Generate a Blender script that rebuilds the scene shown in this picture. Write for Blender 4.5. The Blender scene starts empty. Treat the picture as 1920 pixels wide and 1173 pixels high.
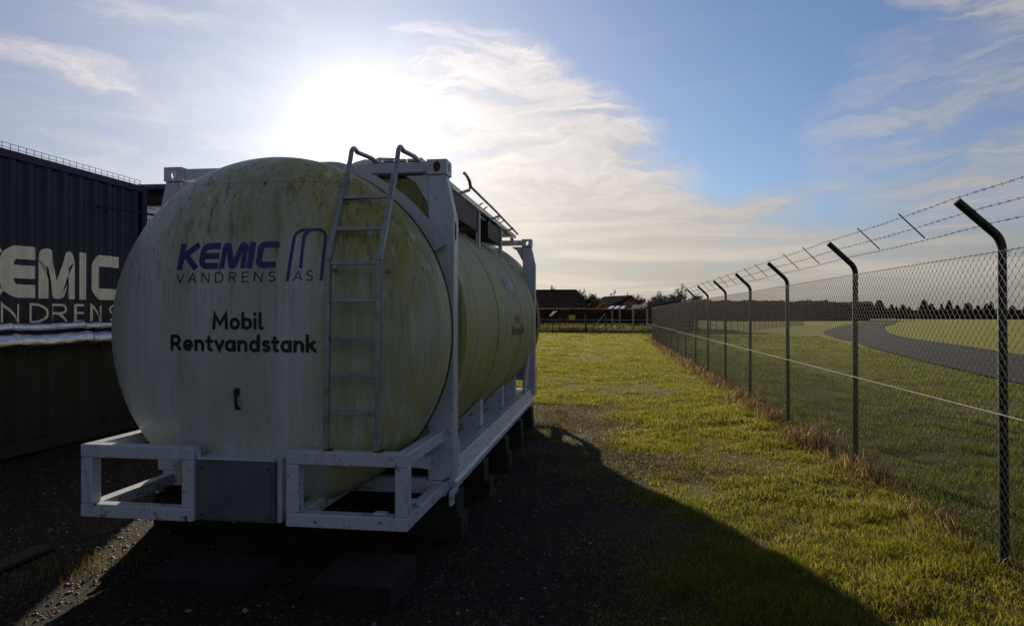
import bpy, bmesh, math, random
import numpy as np
from mathutils import Vector, Matrix
random.seed(7); rng = np.random.default_rng(7)
R = math.radians
scene = bpy.context.scene
col = scene.collection

# ------------------------------------------------------------------ camera
cam = bpy.data.cameras.new('camera'); cam.lens = 36*1290.1/1920; cam.sensor_width = 36
cam.clip_end = 3000; cam.clip_start = .05
camera = bpy.data.objects.new('camera', cam); col.objects.link(camera)
camera.matrix_world = (Matrix.Translation((0, 0, 1.8)) @ Matrix.Rotation(.1429, 4, 'Z')
                       @ Matrix.Rotation(R(90)+.0015, 4, 'X') @ Matrix.Rotation(.0021, 4, 'Z'))
scene.camera = camera
# ------------------------------------------------------------------ view, sun, sky
vs = scene.view_settings
vs.view_transform = 'Standard'; vs.look = 'None'; vs.gamma = 1; vs.use_curve_mapping = False
vs.exposure = 0.25
SUN_AZ, SUN_EL = -20.8, 14.4        # degrees, clockwise from +Y, above horizon
sl = bpy.data.lights.new('sun', 'SUN'); sl.energy = 4.6; sl.angle = R(.5); sl.color = (1, .86, .66)
sun = bpy.data.objects.new('sun', sl); col.objects.link(sun)
sd = Vector((math.sin(R(SUN_AZ))*math.cos(R(SUN_EL)), math.cos(R(SUN_AZ))*math.cos(R(SUN_EL)), math.sin(R(SUN_EL))))
sun.rotation_euler = (-sd).to_track_quat('-Z', 'Y').to_euler()
sun.location = sd*50

class NT:
    def __init__(s, tree): s.t = tree; s.n = tree.nodes; s.l = tree.links
    def new(s, typ, **kw):
        n = s.n.new(typ)
        for k, v in kw.items(): setattr(n, k, v)
        return n
    def put(s, sock, v):
        if isinstance(v, bpy.types.NodeSocket): s.l.new(v, sock)
        elif v is not None:
            if hasattr(sock, 'default_value'):
                dv = sock.default_value
                if hasattr(dv, '__len__') and not hasattr(v, '__len__'): v = (v,)*len(dv)
                if hasattr(dv, '__len__') and len(dv) == 4 and len(v) == 3: v = (*v, 1)
                sock.default_value = v
    def math(s, op, a, b=None, c=None, clamp=False):
        n = s.new('ShaderNodeMath', operation=op, use_clamp=clamp)
        for i, v in enumerate((a, b, c)):
            if v is not None: s.put(n.inputs[i], v)
        return n.outputs[0]
    def vmath(s, op, a, b=None):
        n = s.new('ShaderNodeVectorMath', operation=op)
        s.put(n.inputs[0], a)
        if b is not None: s.put(n.inputs[1], b)
        return n.outputs['Value'] if op in ('DOT_PRODUCT', 'LENGTH', 'DISTANCE') else n.outputs[0]
    def mix(s, f, a, b, blend='MIX'):
        n = s.new('ShaderNodeMix', data_type='RGBA', blend_type=blend)
        s.put(n.inputs[0], f); s.put(n.inputs[6], a); s.put(n.inputs[7], b)
        return n.outputs[2]
    def noise(s, vec, scale, detail=4, rough=.55, dist=0, out=0):
        n = s.new('ShaderNodeTexNoise')
        if vec is not None: s.put(n.inputs['Vector'], vec)
        n.inputs['Scale'].default_value = scale; n.inputs['Detail'].default_value = detail
        n.inputs['Roughness'].default_value = rough; n.inputs['Distortion'].default_value = dist
        return n.outputs[out]
    def maprange(s, v, a, b, c=0, d=1, smooth=True):
        n = s.new('ShaderNodeMapRange', interpolation_type='SMOOTHSTEP' if smooth else 'LINEAR')
        for i, q in enumerate((v, a, b, c, d)): s.put(n.inputs[i], q)
        return n.outputs[0]
    def mapping(s, vec, scale=(1, 1, 1), loc=(0, 0, 0), rot=(0, 0, 0)):
        n = s.new('ShaderNodeMapping'); s.put(n.inputs[0], vec)
        n.inputs['Location'].default_value = loc; n.inputs['Rotation'].default_value = rot
        n.inputs['Scale'].default_value = scale
        return n.outputs[0]
    def comb(s, x, y, z):
        n = s.new('ShaderNodeCombineXYZ')
        for i, v in enumerate((x, y, z)): s.put(n.inputs[i], v)
        return n.outputs[0]
    def sep(s, v):
        n = s.new('ShaderNodeSeparateXYZ'); s.put(n.inputs[0], v); return n.outputs

world = bpy.data.worlds.new('World'); scene.world = world; world.use_nodes = True
w = NT(world.node_tree); w.n.clear()
def build_sky():
    tc = w.new('ShaderNodeTexCoord'); V = tc.outputs['Generated']
    x, y, z = w.sep(V)
    sky = w.new('ShaderNodeTexSky', sky_type='NISHITA', sun_disc=False)
    sky.sun_elevation = R(SUN_EL); sky.sun_rotation = R(SUN_AZ)
    sky.altitude = 50; sky.air_density = 1.0; sky.dust_density = .6; sky.ozone_density = 2.0
    base = sky.outputs[0]
    az = w.math('MULTIPLY', w.math('ARCTAN2', x, y), 180/math.pi)
    el = w.math('MULTIPLY', w.math('ARCSINE', z), 180/math.pi)
    # angle from the sun, degrees
    dt = w.vmath('DOT_PRODUCT', V, tuple(sd))
    ang = w.math('MULTIPLY', w.math('ARCCOSINE', w.math('MINIMUM', dt, 1.0)), 180/math.pi)
    # wispy noise on the az / el sheet, fibres run down to the right
    P = w.comb(az, el, 0.0)
    wob = w.noise(w.mapping(P, (.09, .16, 1)), 1.0, 5, .6, 0, 1)
    wv = w.vmath('SUBTRACT', wob, (.5, .5, .5))
    Pw = w.vmath('ADD', P, w.vmath('MULTIPLY', wv, (9, 5, 0)))
    azw, elw, _ = w.sep(Pw)
    def ell(ca, ce, a, b, rot=0, wgt=1.0):
        c, s_ = math.cos(R(rot)), math.sin(R(rot))
        da = w.math('SUBTRACT', azw, ca); de = w.math('SUBTRACT', elw, ce)
        u = w.math('MULTIPLY_ADD', da, c/a, w.math('MULTIPLY', de, s_/a))
        v = w.math('MULTIPLY_ADD', da, -s_/b, w.math('MULTIPLY', de, c/b))
        e = w.math('SUBTRACT', 1.0, w.math('ADD', w.math('MULTIPLY', u, u), w.math('MULTIPLY', v, v)))
        return w.math('MULTIPLY', w.math('MAXIMUM', e, 0.0), wgt)
    blobs = [(-10.5, 19.6, 8.5, 3.6, -8, 2.2), (-6, 16.5, 11, 4.6, -16, 2.2), (-3, 11.5, 13.5, 5.6, -22, 2.1), (-9, 10, 12, 9.5, 0, 1.6),
             (2, 6.8, 17, 4.6, -8, 1.7), (9, 7.6, 9.5, 1.7, 14, 1.3), (16, 3.8, 26, 2.8, 0, 1.5), (-2, 2.4, 26, 3.6, 0, 1.5),
             (25, 14.5, 12, 7.0, 22, 1.25), (30, 8.2, 14, 4.6, 8, 1.5), (22.5, 22.4, 4.5, 2.2, -40, 1.2), (30, 22, 9, 5, -15, 1.2),
             (-42, 17.0, 8, 1.2, -12, 1.3), (-37, 20.3, 7, 1.3, 8, .5), (-35, 10, 20, 10, 0, .45), (-33, 24, 14, 6, 0, .25),
             (60, 14, 26, 10, 5, 1.2), (-75, 16, 26, 12, 0, 1.2), (-120, 22, 34, 16, 0, 1.4), (110, 20, 34, 16, 0, 1.4), (165, 25, 40, 20, 0, 1.5), (-165, 18, 30, 16, 0, 1.4), (20, 56, 50, 16, 10, 1.0), (-60, 60, 60, 18, 0, 1.0)]  # clouds out of view, put in to grey and lift the shade
    tot = None
    for b in blobs:
        e = ell(*b); tot = e if tot is None else w.math('ADD', tot, e)
    fib = w.noise(w.mapping(Pw, (.13, .55, 1), rot=(0, 0, R(14))), 1.0, 9, .64, .5)
    fib2 = w.noise(w.mapping(P, (.05, .75, 1), (7, 3, 0), rot=(0, 0, R(4))), 1.0, 6, .6, .8)
    low = w.maprange(el, 3, 12, 1, 0)
    fb = w.math('ADD', w.math('MULTIPLY', fib, w.math('SUBTRACT', 1.0, low)), w.math('MULTIPLY', fib2, low))
    dens = w.math('MULTIPLY', tot, w.maprange(fb, .32, .68, .30, 1.5))
    dens = w.math('ADD', dens, w.math('MULTIPLY', w.maprange(fb, .45, .75), .10))
    dens = w.math('MULTIPLY', w.maprange(dens, 0, 2.1, 0, .96, False), w.maprange(ang, 22, 48, 1.0, .80))
    # cloud radiance (before the 0.1 strength)
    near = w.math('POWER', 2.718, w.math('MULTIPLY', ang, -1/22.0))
    lum = w.math('MULTIPLY_ADD', near, 8.6, w.maprange(ang, 30, 110, 2.9, 3.6))  # clouds away from the sun raised to lift the shade on the tank
    warm = w.maprange(el, 2, 20, 1, 0)
    tint = w.mix(warm, (1.0, .95, .96, 1), (1.0, .90, .78, 1))
    lum2 = w.math('MULTIPLY', lum, w.maprange(fb, .3, .75, .82, 1.12))
    cloud = w.mix(1.0, tint, w.comb(lum2, lum2, lum2), 'MULTIPLY')
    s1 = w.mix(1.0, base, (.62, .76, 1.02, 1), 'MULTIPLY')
    fall = w.maprange(ang, 35, 95, .95, .52)  # clear sky dimmed away from the sun to deepen the shade
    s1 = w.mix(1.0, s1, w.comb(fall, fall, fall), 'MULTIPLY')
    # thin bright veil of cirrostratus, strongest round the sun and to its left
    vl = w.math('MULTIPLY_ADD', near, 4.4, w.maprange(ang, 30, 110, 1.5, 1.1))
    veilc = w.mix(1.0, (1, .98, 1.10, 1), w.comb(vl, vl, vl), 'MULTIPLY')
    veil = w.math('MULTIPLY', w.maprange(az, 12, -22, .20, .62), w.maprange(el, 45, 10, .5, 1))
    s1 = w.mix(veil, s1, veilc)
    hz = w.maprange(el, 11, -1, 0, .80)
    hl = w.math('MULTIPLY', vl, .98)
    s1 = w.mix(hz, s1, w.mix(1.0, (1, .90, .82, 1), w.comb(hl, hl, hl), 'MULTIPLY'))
    c = w.mix(dens, s1, cloud)
    # aureole of the sun in thin cloud
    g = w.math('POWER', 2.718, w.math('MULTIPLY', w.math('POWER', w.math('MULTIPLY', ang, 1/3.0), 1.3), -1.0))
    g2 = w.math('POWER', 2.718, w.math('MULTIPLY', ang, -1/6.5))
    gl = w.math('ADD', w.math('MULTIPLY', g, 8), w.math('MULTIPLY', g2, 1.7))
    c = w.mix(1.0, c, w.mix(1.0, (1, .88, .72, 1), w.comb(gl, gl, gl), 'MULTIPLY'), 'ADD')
    # below the horizon: dull ground tone
    c = w.mix(w.maprange(el, -2, -6), c, (.5, .48, .3, 1))
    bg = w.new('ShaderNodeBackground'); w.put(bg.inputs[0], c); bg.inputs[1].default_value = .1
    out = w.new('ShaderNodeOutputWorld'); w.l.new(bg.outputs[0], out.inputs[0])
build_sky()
world.cycles.sampling_method = 'MANUAL'; world.cycles.sample_map_resolution = 1024

# ------------------------------------------------------------------ materials
def material(name, build, rough=.6, metal=0.0):
    m = bpy.data.materials.new(name); m.use_nodes = True
    t = NT(m.node_tree); t.n.clear()
    out = t.new('ShaderNodeOutputMaterial'); bs = t.new('ShaderNodeBsdfPrincipled')
    bs.inputs['Roughness'].default_value = rough; bs.inputs['Metallic'].default_value = metal
    t.l.new(bs.outputs[0], out.inputs[0])
    geo = t.new('ShaderNodeNewGeometry'); t.bs = bs; t.out = out; t.geo = geo; t.P = geo.outputs['Position']
    build(t)
    return m
def bump(t, h, strength=.3, dist=.01):
    b = t.new('ShaderNodeBump'); b.inputs['Strength'].default_value = strength; b.inputs['Distance'].default_value = dist
    t.put(b.inputs['Height'], h); t.l.new(b.outputs[0], t.bs.inputs['Normal'])
def setc(t, c): t.put(t.bs.inputs['Base Color'], c)

def m_tank(t):
    x, y, z = t.sep(t.P)
    big = t.noise(t.P, 1.1, 4, .6)
    streak = t.noise(t.mapping(t.P, (9, 9, .55)), 1.0, 6, .65)
    streak2 = t.noise(t.mapping(t.P, (28, 28, 1.6), (3, 1, 2)), 1.0, 5, .6)
    # algae grows on the side that faces the field and on the top, in runs
    side = t.maprange(x, -2.55, -1.75, 0, 1)
    top = t.maprange(z, 1.7, 2.9, 0, 1)
    back = t.maprange(y, 5.1, 5.8, 0, 1.1)
    a = t.math('MULTIPLY_ADD', side, .55, t.math('MULTIPLY', top, .42))
    a = t.math('ADD', a, back)
    a = t.math('ADD', a, t.math('MULTIPLY', t.math('SUBTRACT', big, .5), 1.6))
    a = t.math('ADD', a, t.math('MULTIPLY', t.math('SUBTRACT', streak, .5), 1.5))
    a = t.math('MULTIPLY', t.maprange(a, -.05, .95), .9)
    white = t.mix(big, (.50, .54, .50, 1), (.68, .72, .68, 1))
    algae = t.mix(streak, (.30, .285, .042, 1), (.56, .49, .10, 1))
    c = t.mix(a, white, algae)
    brown = t.math('MULTIPLY', t.maprange(streak2, .52, .70), t.math('MULTIPLY', t.maprange(z, 1.2, 2.6, .05, 1), t.maprange(big, .4, .6, .25, 1)))
    c = t.mix(t.math('MULTIPLY', brown, .7), c, (.075, .05, .022, 1))
    wash = t.math('MULTIPLY', t.maprange(t.noise(t.mapping(t.P, (14, 14, .3), (9, 9, 9)), 1.0, 4), .54, .70), .5)
    c = t.mix(wash, c, (.76, .77, .76, 1))
    runs = t.math('MULTIPLY', t.maprange(t.noise(t.mapping(t.P, (20, 20, .9), (4, 7, 1)), 1.0, 7, .7), .50, .72), t.maprange(z, 1.3, 2.5, .22, .9))
    c = t.mix(runs, c, (.17, .155, .05, 1))
    film = t.math('MULTIPLY', t.maprange(t.noise(t.mapping(t.P, (2.2, 2.2, .5), (3, 3, 3)), 1.0, 5, .6), .38, .66), .42)
    c = t.mix(film, c, (.26, .29, .16, 1))
    speck = t.math('MULTIPLY', t.maprange(t.noise(t.P, 60, 2, .5), .70, .76), .6)
    c = t.mix(speck, c, (.06, .05, .03, 1))
    seam = t.math('MULTIPLY', t.maprange(t.math('ABSOLUTE', t.math('SUBTRACT', z, 2.742)), .0015, .004, .5, 0), t.maprange(y, 4.9, 5.0, 1, 0))
    c = t.mix(seam, c, (.10, .09, .06, 1))
    # short dark runs left by the dirt dripping off the rim
    drip = t.noise(t.mapping(t.P, (45, 45, 4.5), (1, 5, 3)), 1.0, 3, .5)
    drip = t.math('MULTIPLY', t.maprange(drip, .63, .72), t.maprange(z, 1.75, 2.2, 0, .75))
    c = t.mix(drip, c, (.035, .03, .012, 1))
    setc(t, c)
    t.put(t.bs.inputs['Roughness'], t.maprange(a, 0, 1, .34, .62))
    bump(t, t.math('ADD', t.noise(t.P, 2.2, 3, .5), t.math('MULTIPLY', t.noise(t.P, 30, 4, .6), .05)), .45, .02)
M_TANK = material('tank_enamel', m_tank, .4)

def m_frame(t):
    x, y, z = t.sep(t.P)
    n = t.noise(t.P, 3, 5, .6); fine = t.noise(t.P, 40, 4, .6)
    c = t.mix(n, (.50, .55, .61, 1), (.66, .71, .77, 1))
    dirt = t.maprange(t.noise(t.mapping(t.P, (14, 14, 3)), 1.0, 7, .7), .52, .76, 0, .6)
    c = t.mix(dirt, c, (.20, .19, .12, 1))
    rust = t.math('MULTIPLY', t.maprange(t.noise(t.P, 16, 7, .7), .57, .64), t.maprange(z, 1.3, .3, .25, 1))
    c = t.mix(rust, c, (.12, .045, .018, 1))
    chip = t.maprange(t.noise(t.P, 38, 4, .6, 0), .735, .75)
    c = t.mix(chip, c, (.05, .035, .03, 1))
    setc(t, c); t.put(t.bs.inputs['Roughness'], t.maprange(dirt, 0, .6, .38, .7))
    bump(t, fine, .12, .004)
M_FRAME = material('frame_enamel', m_frame, .45)

def simple(name, c1, c2, scale=8, rough=.7, metal=0, bmp=.3, bscale=None, dist=.01, stretch=(1, 1, 1)):
    def b(t):
        n = t.noise(t.mapping(t.P, stretch), scale, 6, .62)
        setc(t, t.mix(t.maprange(n, .3, .7), (*c1, 1), (*c2, 1)))
        if bmp: bump(t, t.noise(t.mapping(t.P, stretch), bscale or scale*3, 5, .6), bmp, dist)
    return material(name, b, rough, metal)
M_ALU = simple('weathered_aluminium', (.27, .28, .29), (.44, .45, .46), 14, .42, .55, .1)
M_RUST = simple('rusty_steel', (.05, .02, .012), (.17, .07, .035), 25, .8)
M_RECESS = simple('dark_recess', (.012, .011, .01), (.03, .028, .025), 10, .8)
M_BOX = simple('grey_cabinet_steel', (.10, .115, .12), (.15, .165, .17), 5, .55, .1, .08)
M_RUBBER = simple('black_gasket', (.015, .015, .013), (.03, .03, .025), 30, .6)
M_TEXTB = simple('black_lettering', (.008, .009, .009), (.018, .019, .018), 20, .45, 0, 0)
M_TEXTBLUE = simple('blue_lettering', (.02, .022, .15), (.035, .036, .22), 20, .4, 0, 0)
M_TEXTW = simple('white_lettering', (.72, .69, .64), (.86, .83, .78), 6, .22, 0, 0)
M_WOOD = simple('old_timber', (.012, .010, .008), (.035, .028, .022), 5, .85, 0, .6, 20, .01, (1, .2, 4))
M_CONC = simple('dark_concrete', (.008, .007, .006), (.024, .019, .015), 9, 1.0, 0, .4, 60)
M_FOIL = None
def m_foil(t):
    setc(t, t.mix(t.noise(t.P, 6, 4), (.55, .56, .60, 1), (.80, .80, .82, 1)))
    v = t.new('ShaderNodeTexVoronoi'); t.put(v.inputs['Vector'], t.mapping(t.P, (6, 3, 9))); v.inputs['Scale'].default_value = 2.2
    h = t.math('ADD', v.outputs['Distance'], t.noise(t.mapping(t.P, (3, 2, 5)), 6, 5, .7))
    bump(t, h, .55, .012)
M_FOIL = material('crinkled_foil_cladding', m_foil, .24, 1.0)
def m_navy(t):
    x, y, z = t.sep(t.P)
    n = t.noise(t.P, 2.5, 5, .6); st = t.noise(t.mapping(t.P, (3, 12, .8)), 1.0, 6, .65)
    c = t.mix(n, (.005, .008, .034, 1), (.010, .015, .052, 1))
    c = t.mix(t.maprange(st, .5, .8, 0, .45), c, (.016, .017, .026, 1))
    setc(t, c); bump(t, t.noise(t.P, 18, 3), .06, .004); t.bs.inputs['Specular IOR Level'].default_value = .35
M_NAVY = material('navy_container_enamel', m_navy, .38)
M_DARKSKIP = simple('dark_lower_steel', (.008, .008, .008), (.020, .018, .015), 4, .6, .1, .2, 30, .01, (1, 1, .3))
M_POST = simple('dark_green_post', (.006, .012, .009), (.020, .028, .021), 22, .42, 0, .15, 90, .003)
def m_wire(t):
    n = t.noise(t.P, 30, 4); setc(t, t.mix(n, (.018, .026, .022, 1), (.05, .055, .05, 1)))
M_WIRE = material('coated_mesh_wire', m_wire, .55, 0)
M_WIRE.node_tree.nodes['Principled BSDF'].inputs['Specular IOR Level'].default_value = .2
M_GALV = simple('galvanised_wire', (.55, .53, .49), (.80, .78, .72), 60, .6, .3, 0)
M_TENS = simple('dull_tension_wire', (.22, .21, .19), (.42, .41, .38), 60, .7, .2, 0)
M_BARB = simple('dull_barbed_wire', (.02, .02, .018), (.06, .055, .05), 40, .75, 0, 0)
M_BARB.node_tree.nodes['Principled BSDF'].inputs['Specular IOR Level'].default_value = .2
M_ASPH = simple('asphalt', (.012, .012, .014), (.034, .034, .038), 1.3, .95, 0, .5, 45, .02)
M_ASPH.node_tree.nodes['Principled BSDF'].inputs['Specular IOR Level'].default_value = .15
M_BARK = simple('bark', (.035, .026, .02), (.09, .07, .055), 12, .9)
M_TWIG = simple('bare_twigs', (.05, .03, .022), (.12, .075, .055), 3, .9, 0, 0)

def m_ground(t):
    x, y, z = t.sep(t.P)
    n1 = t.noise(t.P, .8, 6, .6); n2 = t.noise(t.P, 5, 6, .65); n3 = t.noise(t.P, 60, 5, .7); n4 = t.noise(t.P, .08, 4, .6)
    edge = t.math('ADD', x, t.math('MULTIPLY_ADD', t.math('SUBTRACT', n1, .5), 1.6, t.math('MULTIPLY', t.math('SUBTRACT', n2, .5), .8)))
    # the yard is bare up to about X = 0 near by; the turf begins beyond
    lim = t.maprange(y, 5, 14, .4, 0.0)
    grassx = t.maprange(t.math('SUBTRACT', edge, lim), -.5, .7)
    far = t.maprange(t.math('ADD', y, t.math('MULTIPLY', t.math('SUBTRACT', n1, .5), 3)), 12.3, 14.5)
    g = t.math('MAXIMUM', grassx, far)
    soil = t.mix(n2, (.014, .010, .007, 1), (.040, .028, .018, 1))
    v = t.new('ShaderNodeTexVoronoi'); t.put(v.inputs['Vector'], t.P); v.inputs['Scale'].default_value = 45
    soil = t.mix(t.math('MULTIPLY', t.maprange(v.outputs['Color'], .45, .9), .35), soil, (.09, .072, .055, 1))
    turf = t.mix(n2, (.040, .042, .010, 1), (.11, .10, .024, 1))
    field = t.mix(n4, (.20, .215, .018, 1), (.28, .26, .03, 1))
    turf = t.mix(t.maprange(y, 14, 45), turf, t.mix(n1, field, (.23, .235, .02, 1)))  # far turf coloured brighter, standing for sun shining through the blades
    dry = t.math('MULTIPLY', t.maprange(n1, .5, .72), .5)
    turf = t.mix(dry, turf, (.17, .13, .05, 1))
    setc(t, t.mix(g, soil, turf))
    t.bs.inputs['Roughness'].default_value = .95; t.bs.inputs['Specular IOR Level'].default_value = .15
    bump(t, t.math('ADD', n3, t.math('MULTIPLY', n2, 2)), .8, .02)
M_GROUND = material('ground', m_ground, .95)

def m_grass(name, g1, g2, dry, trans=.45, dryamt=.35, boost=1.0):
    def b(t):
        rnd = t.geo.outputs['Random Per Island']
        patch = t.noise(t.P, 1.6, 5, .65)
        c = t.mix(rnd, (*g1, 1), (*g2, 1))
        d = t.maprange(t.math('ADD', t.math('MULTIPLY', t.math('SUBTRACT', patch, .5), 2.6), t.math('FRACT', t.math('MULTIPLY', rnd, 17.3))), 1-dryamt, 1.05-dryamt*.5)
        c = t.mix(d, c, (*dry, 1))
        setc(t, c); t.bs.inputs['Roughness'].default_value = .55; t.bs.inputs['Specular IOR Level'].default_value = .3
        tr = t.new('ShaderNodeBsdfTranslucent'); t.put(tr.inputs[0], t.mix(1.0, c, (boost, boost, boost*.7, 1), 'MULTIPLY'))
        mx = t.new('ShaderNodeMixShader'); mx.inputs[0].default_value = trans
        t.l.new(t.bs.outputs[0], mx.inputs[1]); t.l.new(tr.outputs[0], mx.inputs[2]); t.l.new(mx.outputs[0], t.out.inputs[0])
    return material(name, b)
M_GRASS = m_grass('grass_blades', (.058, .078, .009), (.17, .158, .018), (.20, .165, .045), .62, .25, 1.95)
M_GRASS2 = m_grass('mown_grass', (.040, .064, .008), (.115, .13, .014), (.17, .14, .04), .55, .18, 1.75)
M_WEED = m_grass('dry_weed_stems', (.13, .07, .038), (.25, .16, .085), (.42, .32, .18), .35, .35)
M_STRAW = m_grass('straw', (.18, .14, .06), (.28, .22, .10), (.08, .09, .02), .35, .35)

# ------------------------------------------------------------------ mesh helpers
class MB:
    def __init__(s): s.v = []; s.f = []; s.smooth = []
    def add(s, verts, faces, smooth=False):
        o = len(s.v); s.v += [tuple(p) for p in verts]; s.f += [tuple(i+o for i in f) for f in faces]; s.smooth += [smooth]*len(faces)
    def box(s, x0, x1, y0, y1, z0, z1):
        s.add([(x0, y0, z0), (x1, y0, z0), (x1, y1, z0), (x0, y1, z0), (x0, y0, z1), (x1, y0, z1), (x1, y1, z1), (x0, y1, z1)],
              [(0, 3, 2, 1), (4, 5, 6, 7), (0, 1, 5, 4), (1, 2, 6, 5), (2, 3, 7, 6), (3, 0, 4, 7)])
    def beam(s, a, b, w_, h_, up=(0, 0, 1)):
        a, b = Vector(a), Vector(b); d = (b-a).normalized(); u = Vector(up)
        r = d.cross(u).normalized(); u = r.cross(d).normalized()
        vs_ = [p+r*sx*w_/2+u*sz*h_/2 for p in (a, b) for sx, sz in ((-1, -1), (1, -1), (1, 1), (-1, 1))]
        s.add(vs_, [(0, 1, 2, 3), (7, 6, 5, 4), (0, 4, 5, 1), (1, 5, 6, 2), (2, 6, 7, 3), (3, 7, 4, 0)])
    def tube(s, pts, r, n=8, cap=True, smooth=True):
        pts = [Vector(p) for p in pts]; rs = r if hasattr(r, '__len__') else [r]*len(pts)
        vs_ = []; ref = None
        for i, p in enumerate(pts):
            d = ((pts[min(i+1, len(pts)-1)]-pts[max(i-1, 0)])).normalized()
            if ref is None:
                ref = Vector((0, 0, 1)) if abs(d.z) < .9 else Vector((1, 0, 0))
            a = (ref-d*ref.dot(d)).normalized(); ref = a; b = d.cross(a)
            for k in range(n):
                t = 2*math.pi*k/n; vs_.append(p+(a*math.cos(t)+b*math.sin(t))*rs[i])
        fs = []
        for i in range(len(pts)-1):
            for k in range(n):
                k2 = (k+1) % n; fs.append((i*n+k, i*n+k2, (i+1)*n+k2, (i+1)*n+k))
        s.add(vs_, fs, smooth)
        if cap:
            s.add(vs_[:n], [tuple(reversed(range(n)))]); s.add(vs_[-n:], [tuple(range(n))])
    def prism(s, poly, axis, a, b):
        """extrude a 2-D polygon along an axis; poly gives the other two coordinates in order"""
        def P(p, t): return {'x': (t, p[0], p[1]), 'y': (p[0], t, p[1]), 'z': (p[0], p[1], t)}[axis]
        n = len(poly); vs_ = [P(p, a) for p in poly]+[P(p, b) for p in poly]
        s.add(vs_, [tuple(range(n)), tuple(reversed(range(n, 2*n)))]+[(i, i+n, (i+1) % n+n, (i+1) % n) for i in range(n)])
    def mesh(s, name):
        me = bpy.data.meshes.new(name); me.from_pydata(s.v, [], s.f)
        me.polygons.foreach_set('use_smooth', s.smooth); me.update()
        bm = bmesh.new(); bm.from_mesh(me); bmesh.ops.recalc_face_normals(bm, faces=bm.faces); bm.to_mesh(me); bm.free()
        return me
    def build(s, name, mat, parent=None, bevel=0):
        return link(name, s.mesh(name), mat, parent, bevel)
def link(name, me, mat, parent=None, bevel=0):
    o = bpy.data.objects.new(name, me); col.objects.link(o)
    if mat is not None and not me.materials: me.materials.append(mat)
    if parent is not None:
        o.parent = parent; o.matrix_parent_inverse = parent_inv(parent)
    if bevel:
        b = o.modifiers.new('bevel', 'BEVEL'); b.width = bevel; b.segments = 2; b.limit_method = 'ANGLE'; b.angle_limit = R(40)
    return o
def parent_inv(p):
    m = Matrix.Identity(4); q = p
    chain = []
    while q is not None: chain.append(q); q = q.parent
    for q in reversed(chain): m = m @ (q.matrix_parent_inverse @ q.matrix_basis if q.parent else q.matrix_basis)
    return m.inverted()
def empty(name, loc, rz=0):
    o = bpy.data.objects.new(name, None); col.objects.link(o); o.location = loc; o.rotation_euler = (0, 0, rz)
    o.empty_display_size = .2
    return o
def tag(o, label=None, cat=None, group=None, kind=None):
    for k, v in (('label', label), ('category', cat), ('group', group), ('kind', kind)):
        if v: o[k] = v
    return o
def copy_tree(o, parent=None):
    c = o.copy(); col.objects.link(c)
    if parent is not None: c.parent = parent
    for ch in list(o.children): copy_tree(ch, c)
    return c

# ------------------------------------------------------------------ ground
def hgt(x, y):
    """gentle unevenness of the yard and verge"""
    near = np.clip((60-np.hypot(x, y))/50, 0, 1)
    h = .020*np.sin(x*1.3+.7*y)*np.sin(y*.9-x*.4+1)+.012*np.sin(x*3.1+2)*np.sin(y*2.7)
    verge = np.clip((x-.3)/1.5, 0, 1)*np.clip((40-y)/30, 0, 1)*np.clip((14-x)/8, 0, 1)
    return near*h+verge*.05
def build_ground():
    def axis(lo, hi, flo, fhi, step):
        a = list(np.arange(flo, fhi+1e-6, step)); g = step; p = fhi
        while p < hi: g *= 1.35; p += g; a.append(min(p, hi))
        g = step; p = flo; b = []
        while p > lo: g *= 1.35; p -= g; b.append(max(p, lo))
        return np.array(b[::-1]+a)
    xs = axis(-900, 1500, -9, 14, .2); ys = axis(-60, 1800, 1, 24, .2)
    X, Y = np.meshgrid(xs, ys); Z = hgt(X, Y)
    v = np.stack([X, Y, Z], -1).reshape(-1, 3); nx = len(xs)
    i = np.arange(len(ys)-1)[:, None]*nx+np.arange(nx-1)[None]
    f = np.stack([i, i+1, i+1+nx, i+nx], -1).reshape(-1, 4)
    me = bpy.data.meshes.new('ground'); me.from_pydata(v.tolist(), [], f.tolist())
    me.polygons.foreach_set('use_smooth', [True]*len(f)); me.update()
    tag(link('ground', me, M_GROUND), kind='structure')
build_ground()

def ribbon(name, near, far, z, mat):
    """smooth strip between two plan polylines"""
    def res(p, n):
        p = np.array(p, float); d = np.r_[0, np.cumsum(np.hypot(*np.diff(p, axis=0).T))]
        # catmull-rom through a dense cubic
        q = []
        for i in range(len(p)-1):
            p0, p1, p2, p3 = p[max(i-1, 0)], p[i], p[i+1], p[min(i+2, len(p)-1)]
            for s_ in np.linspace(0, 1, 24, endpoint=False):
                q.append(.5*((2*p1)+(-p0+p2)*s_+(2*p0-5*p1+4*p2-p3)*s_**2+(-p0+3*p1-3*p2+p3)*s_**3))
        q.append(p[-1]); q = np.array(q); d = np.r_[0, np.cumsum(np.hypot(*np.diff(q, axis=0).T))]
        u = np.linspace(0, d[-1], n)**1.0
        return np.stack([np.interp(u, d, q[:, 0]), np.interp(u, d, q[:, 1])], 1)
    a, b = res(near, 160), res(far, 160); m = MB()
    v = [(x, y, z) for x, y in a]+[(x, y, z) for x, y in b]
    m.add(v, [(i, i+1, 161+i, 160+i) for i in range(159)])
    return m.build(name, mat)
_rg = np.random.default_rng(3)
def ragged(p): return [(x+_rg.uniform(-.08, .08), y+_rg.uniform(-.08, .08)) for x, y in p]
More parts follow.
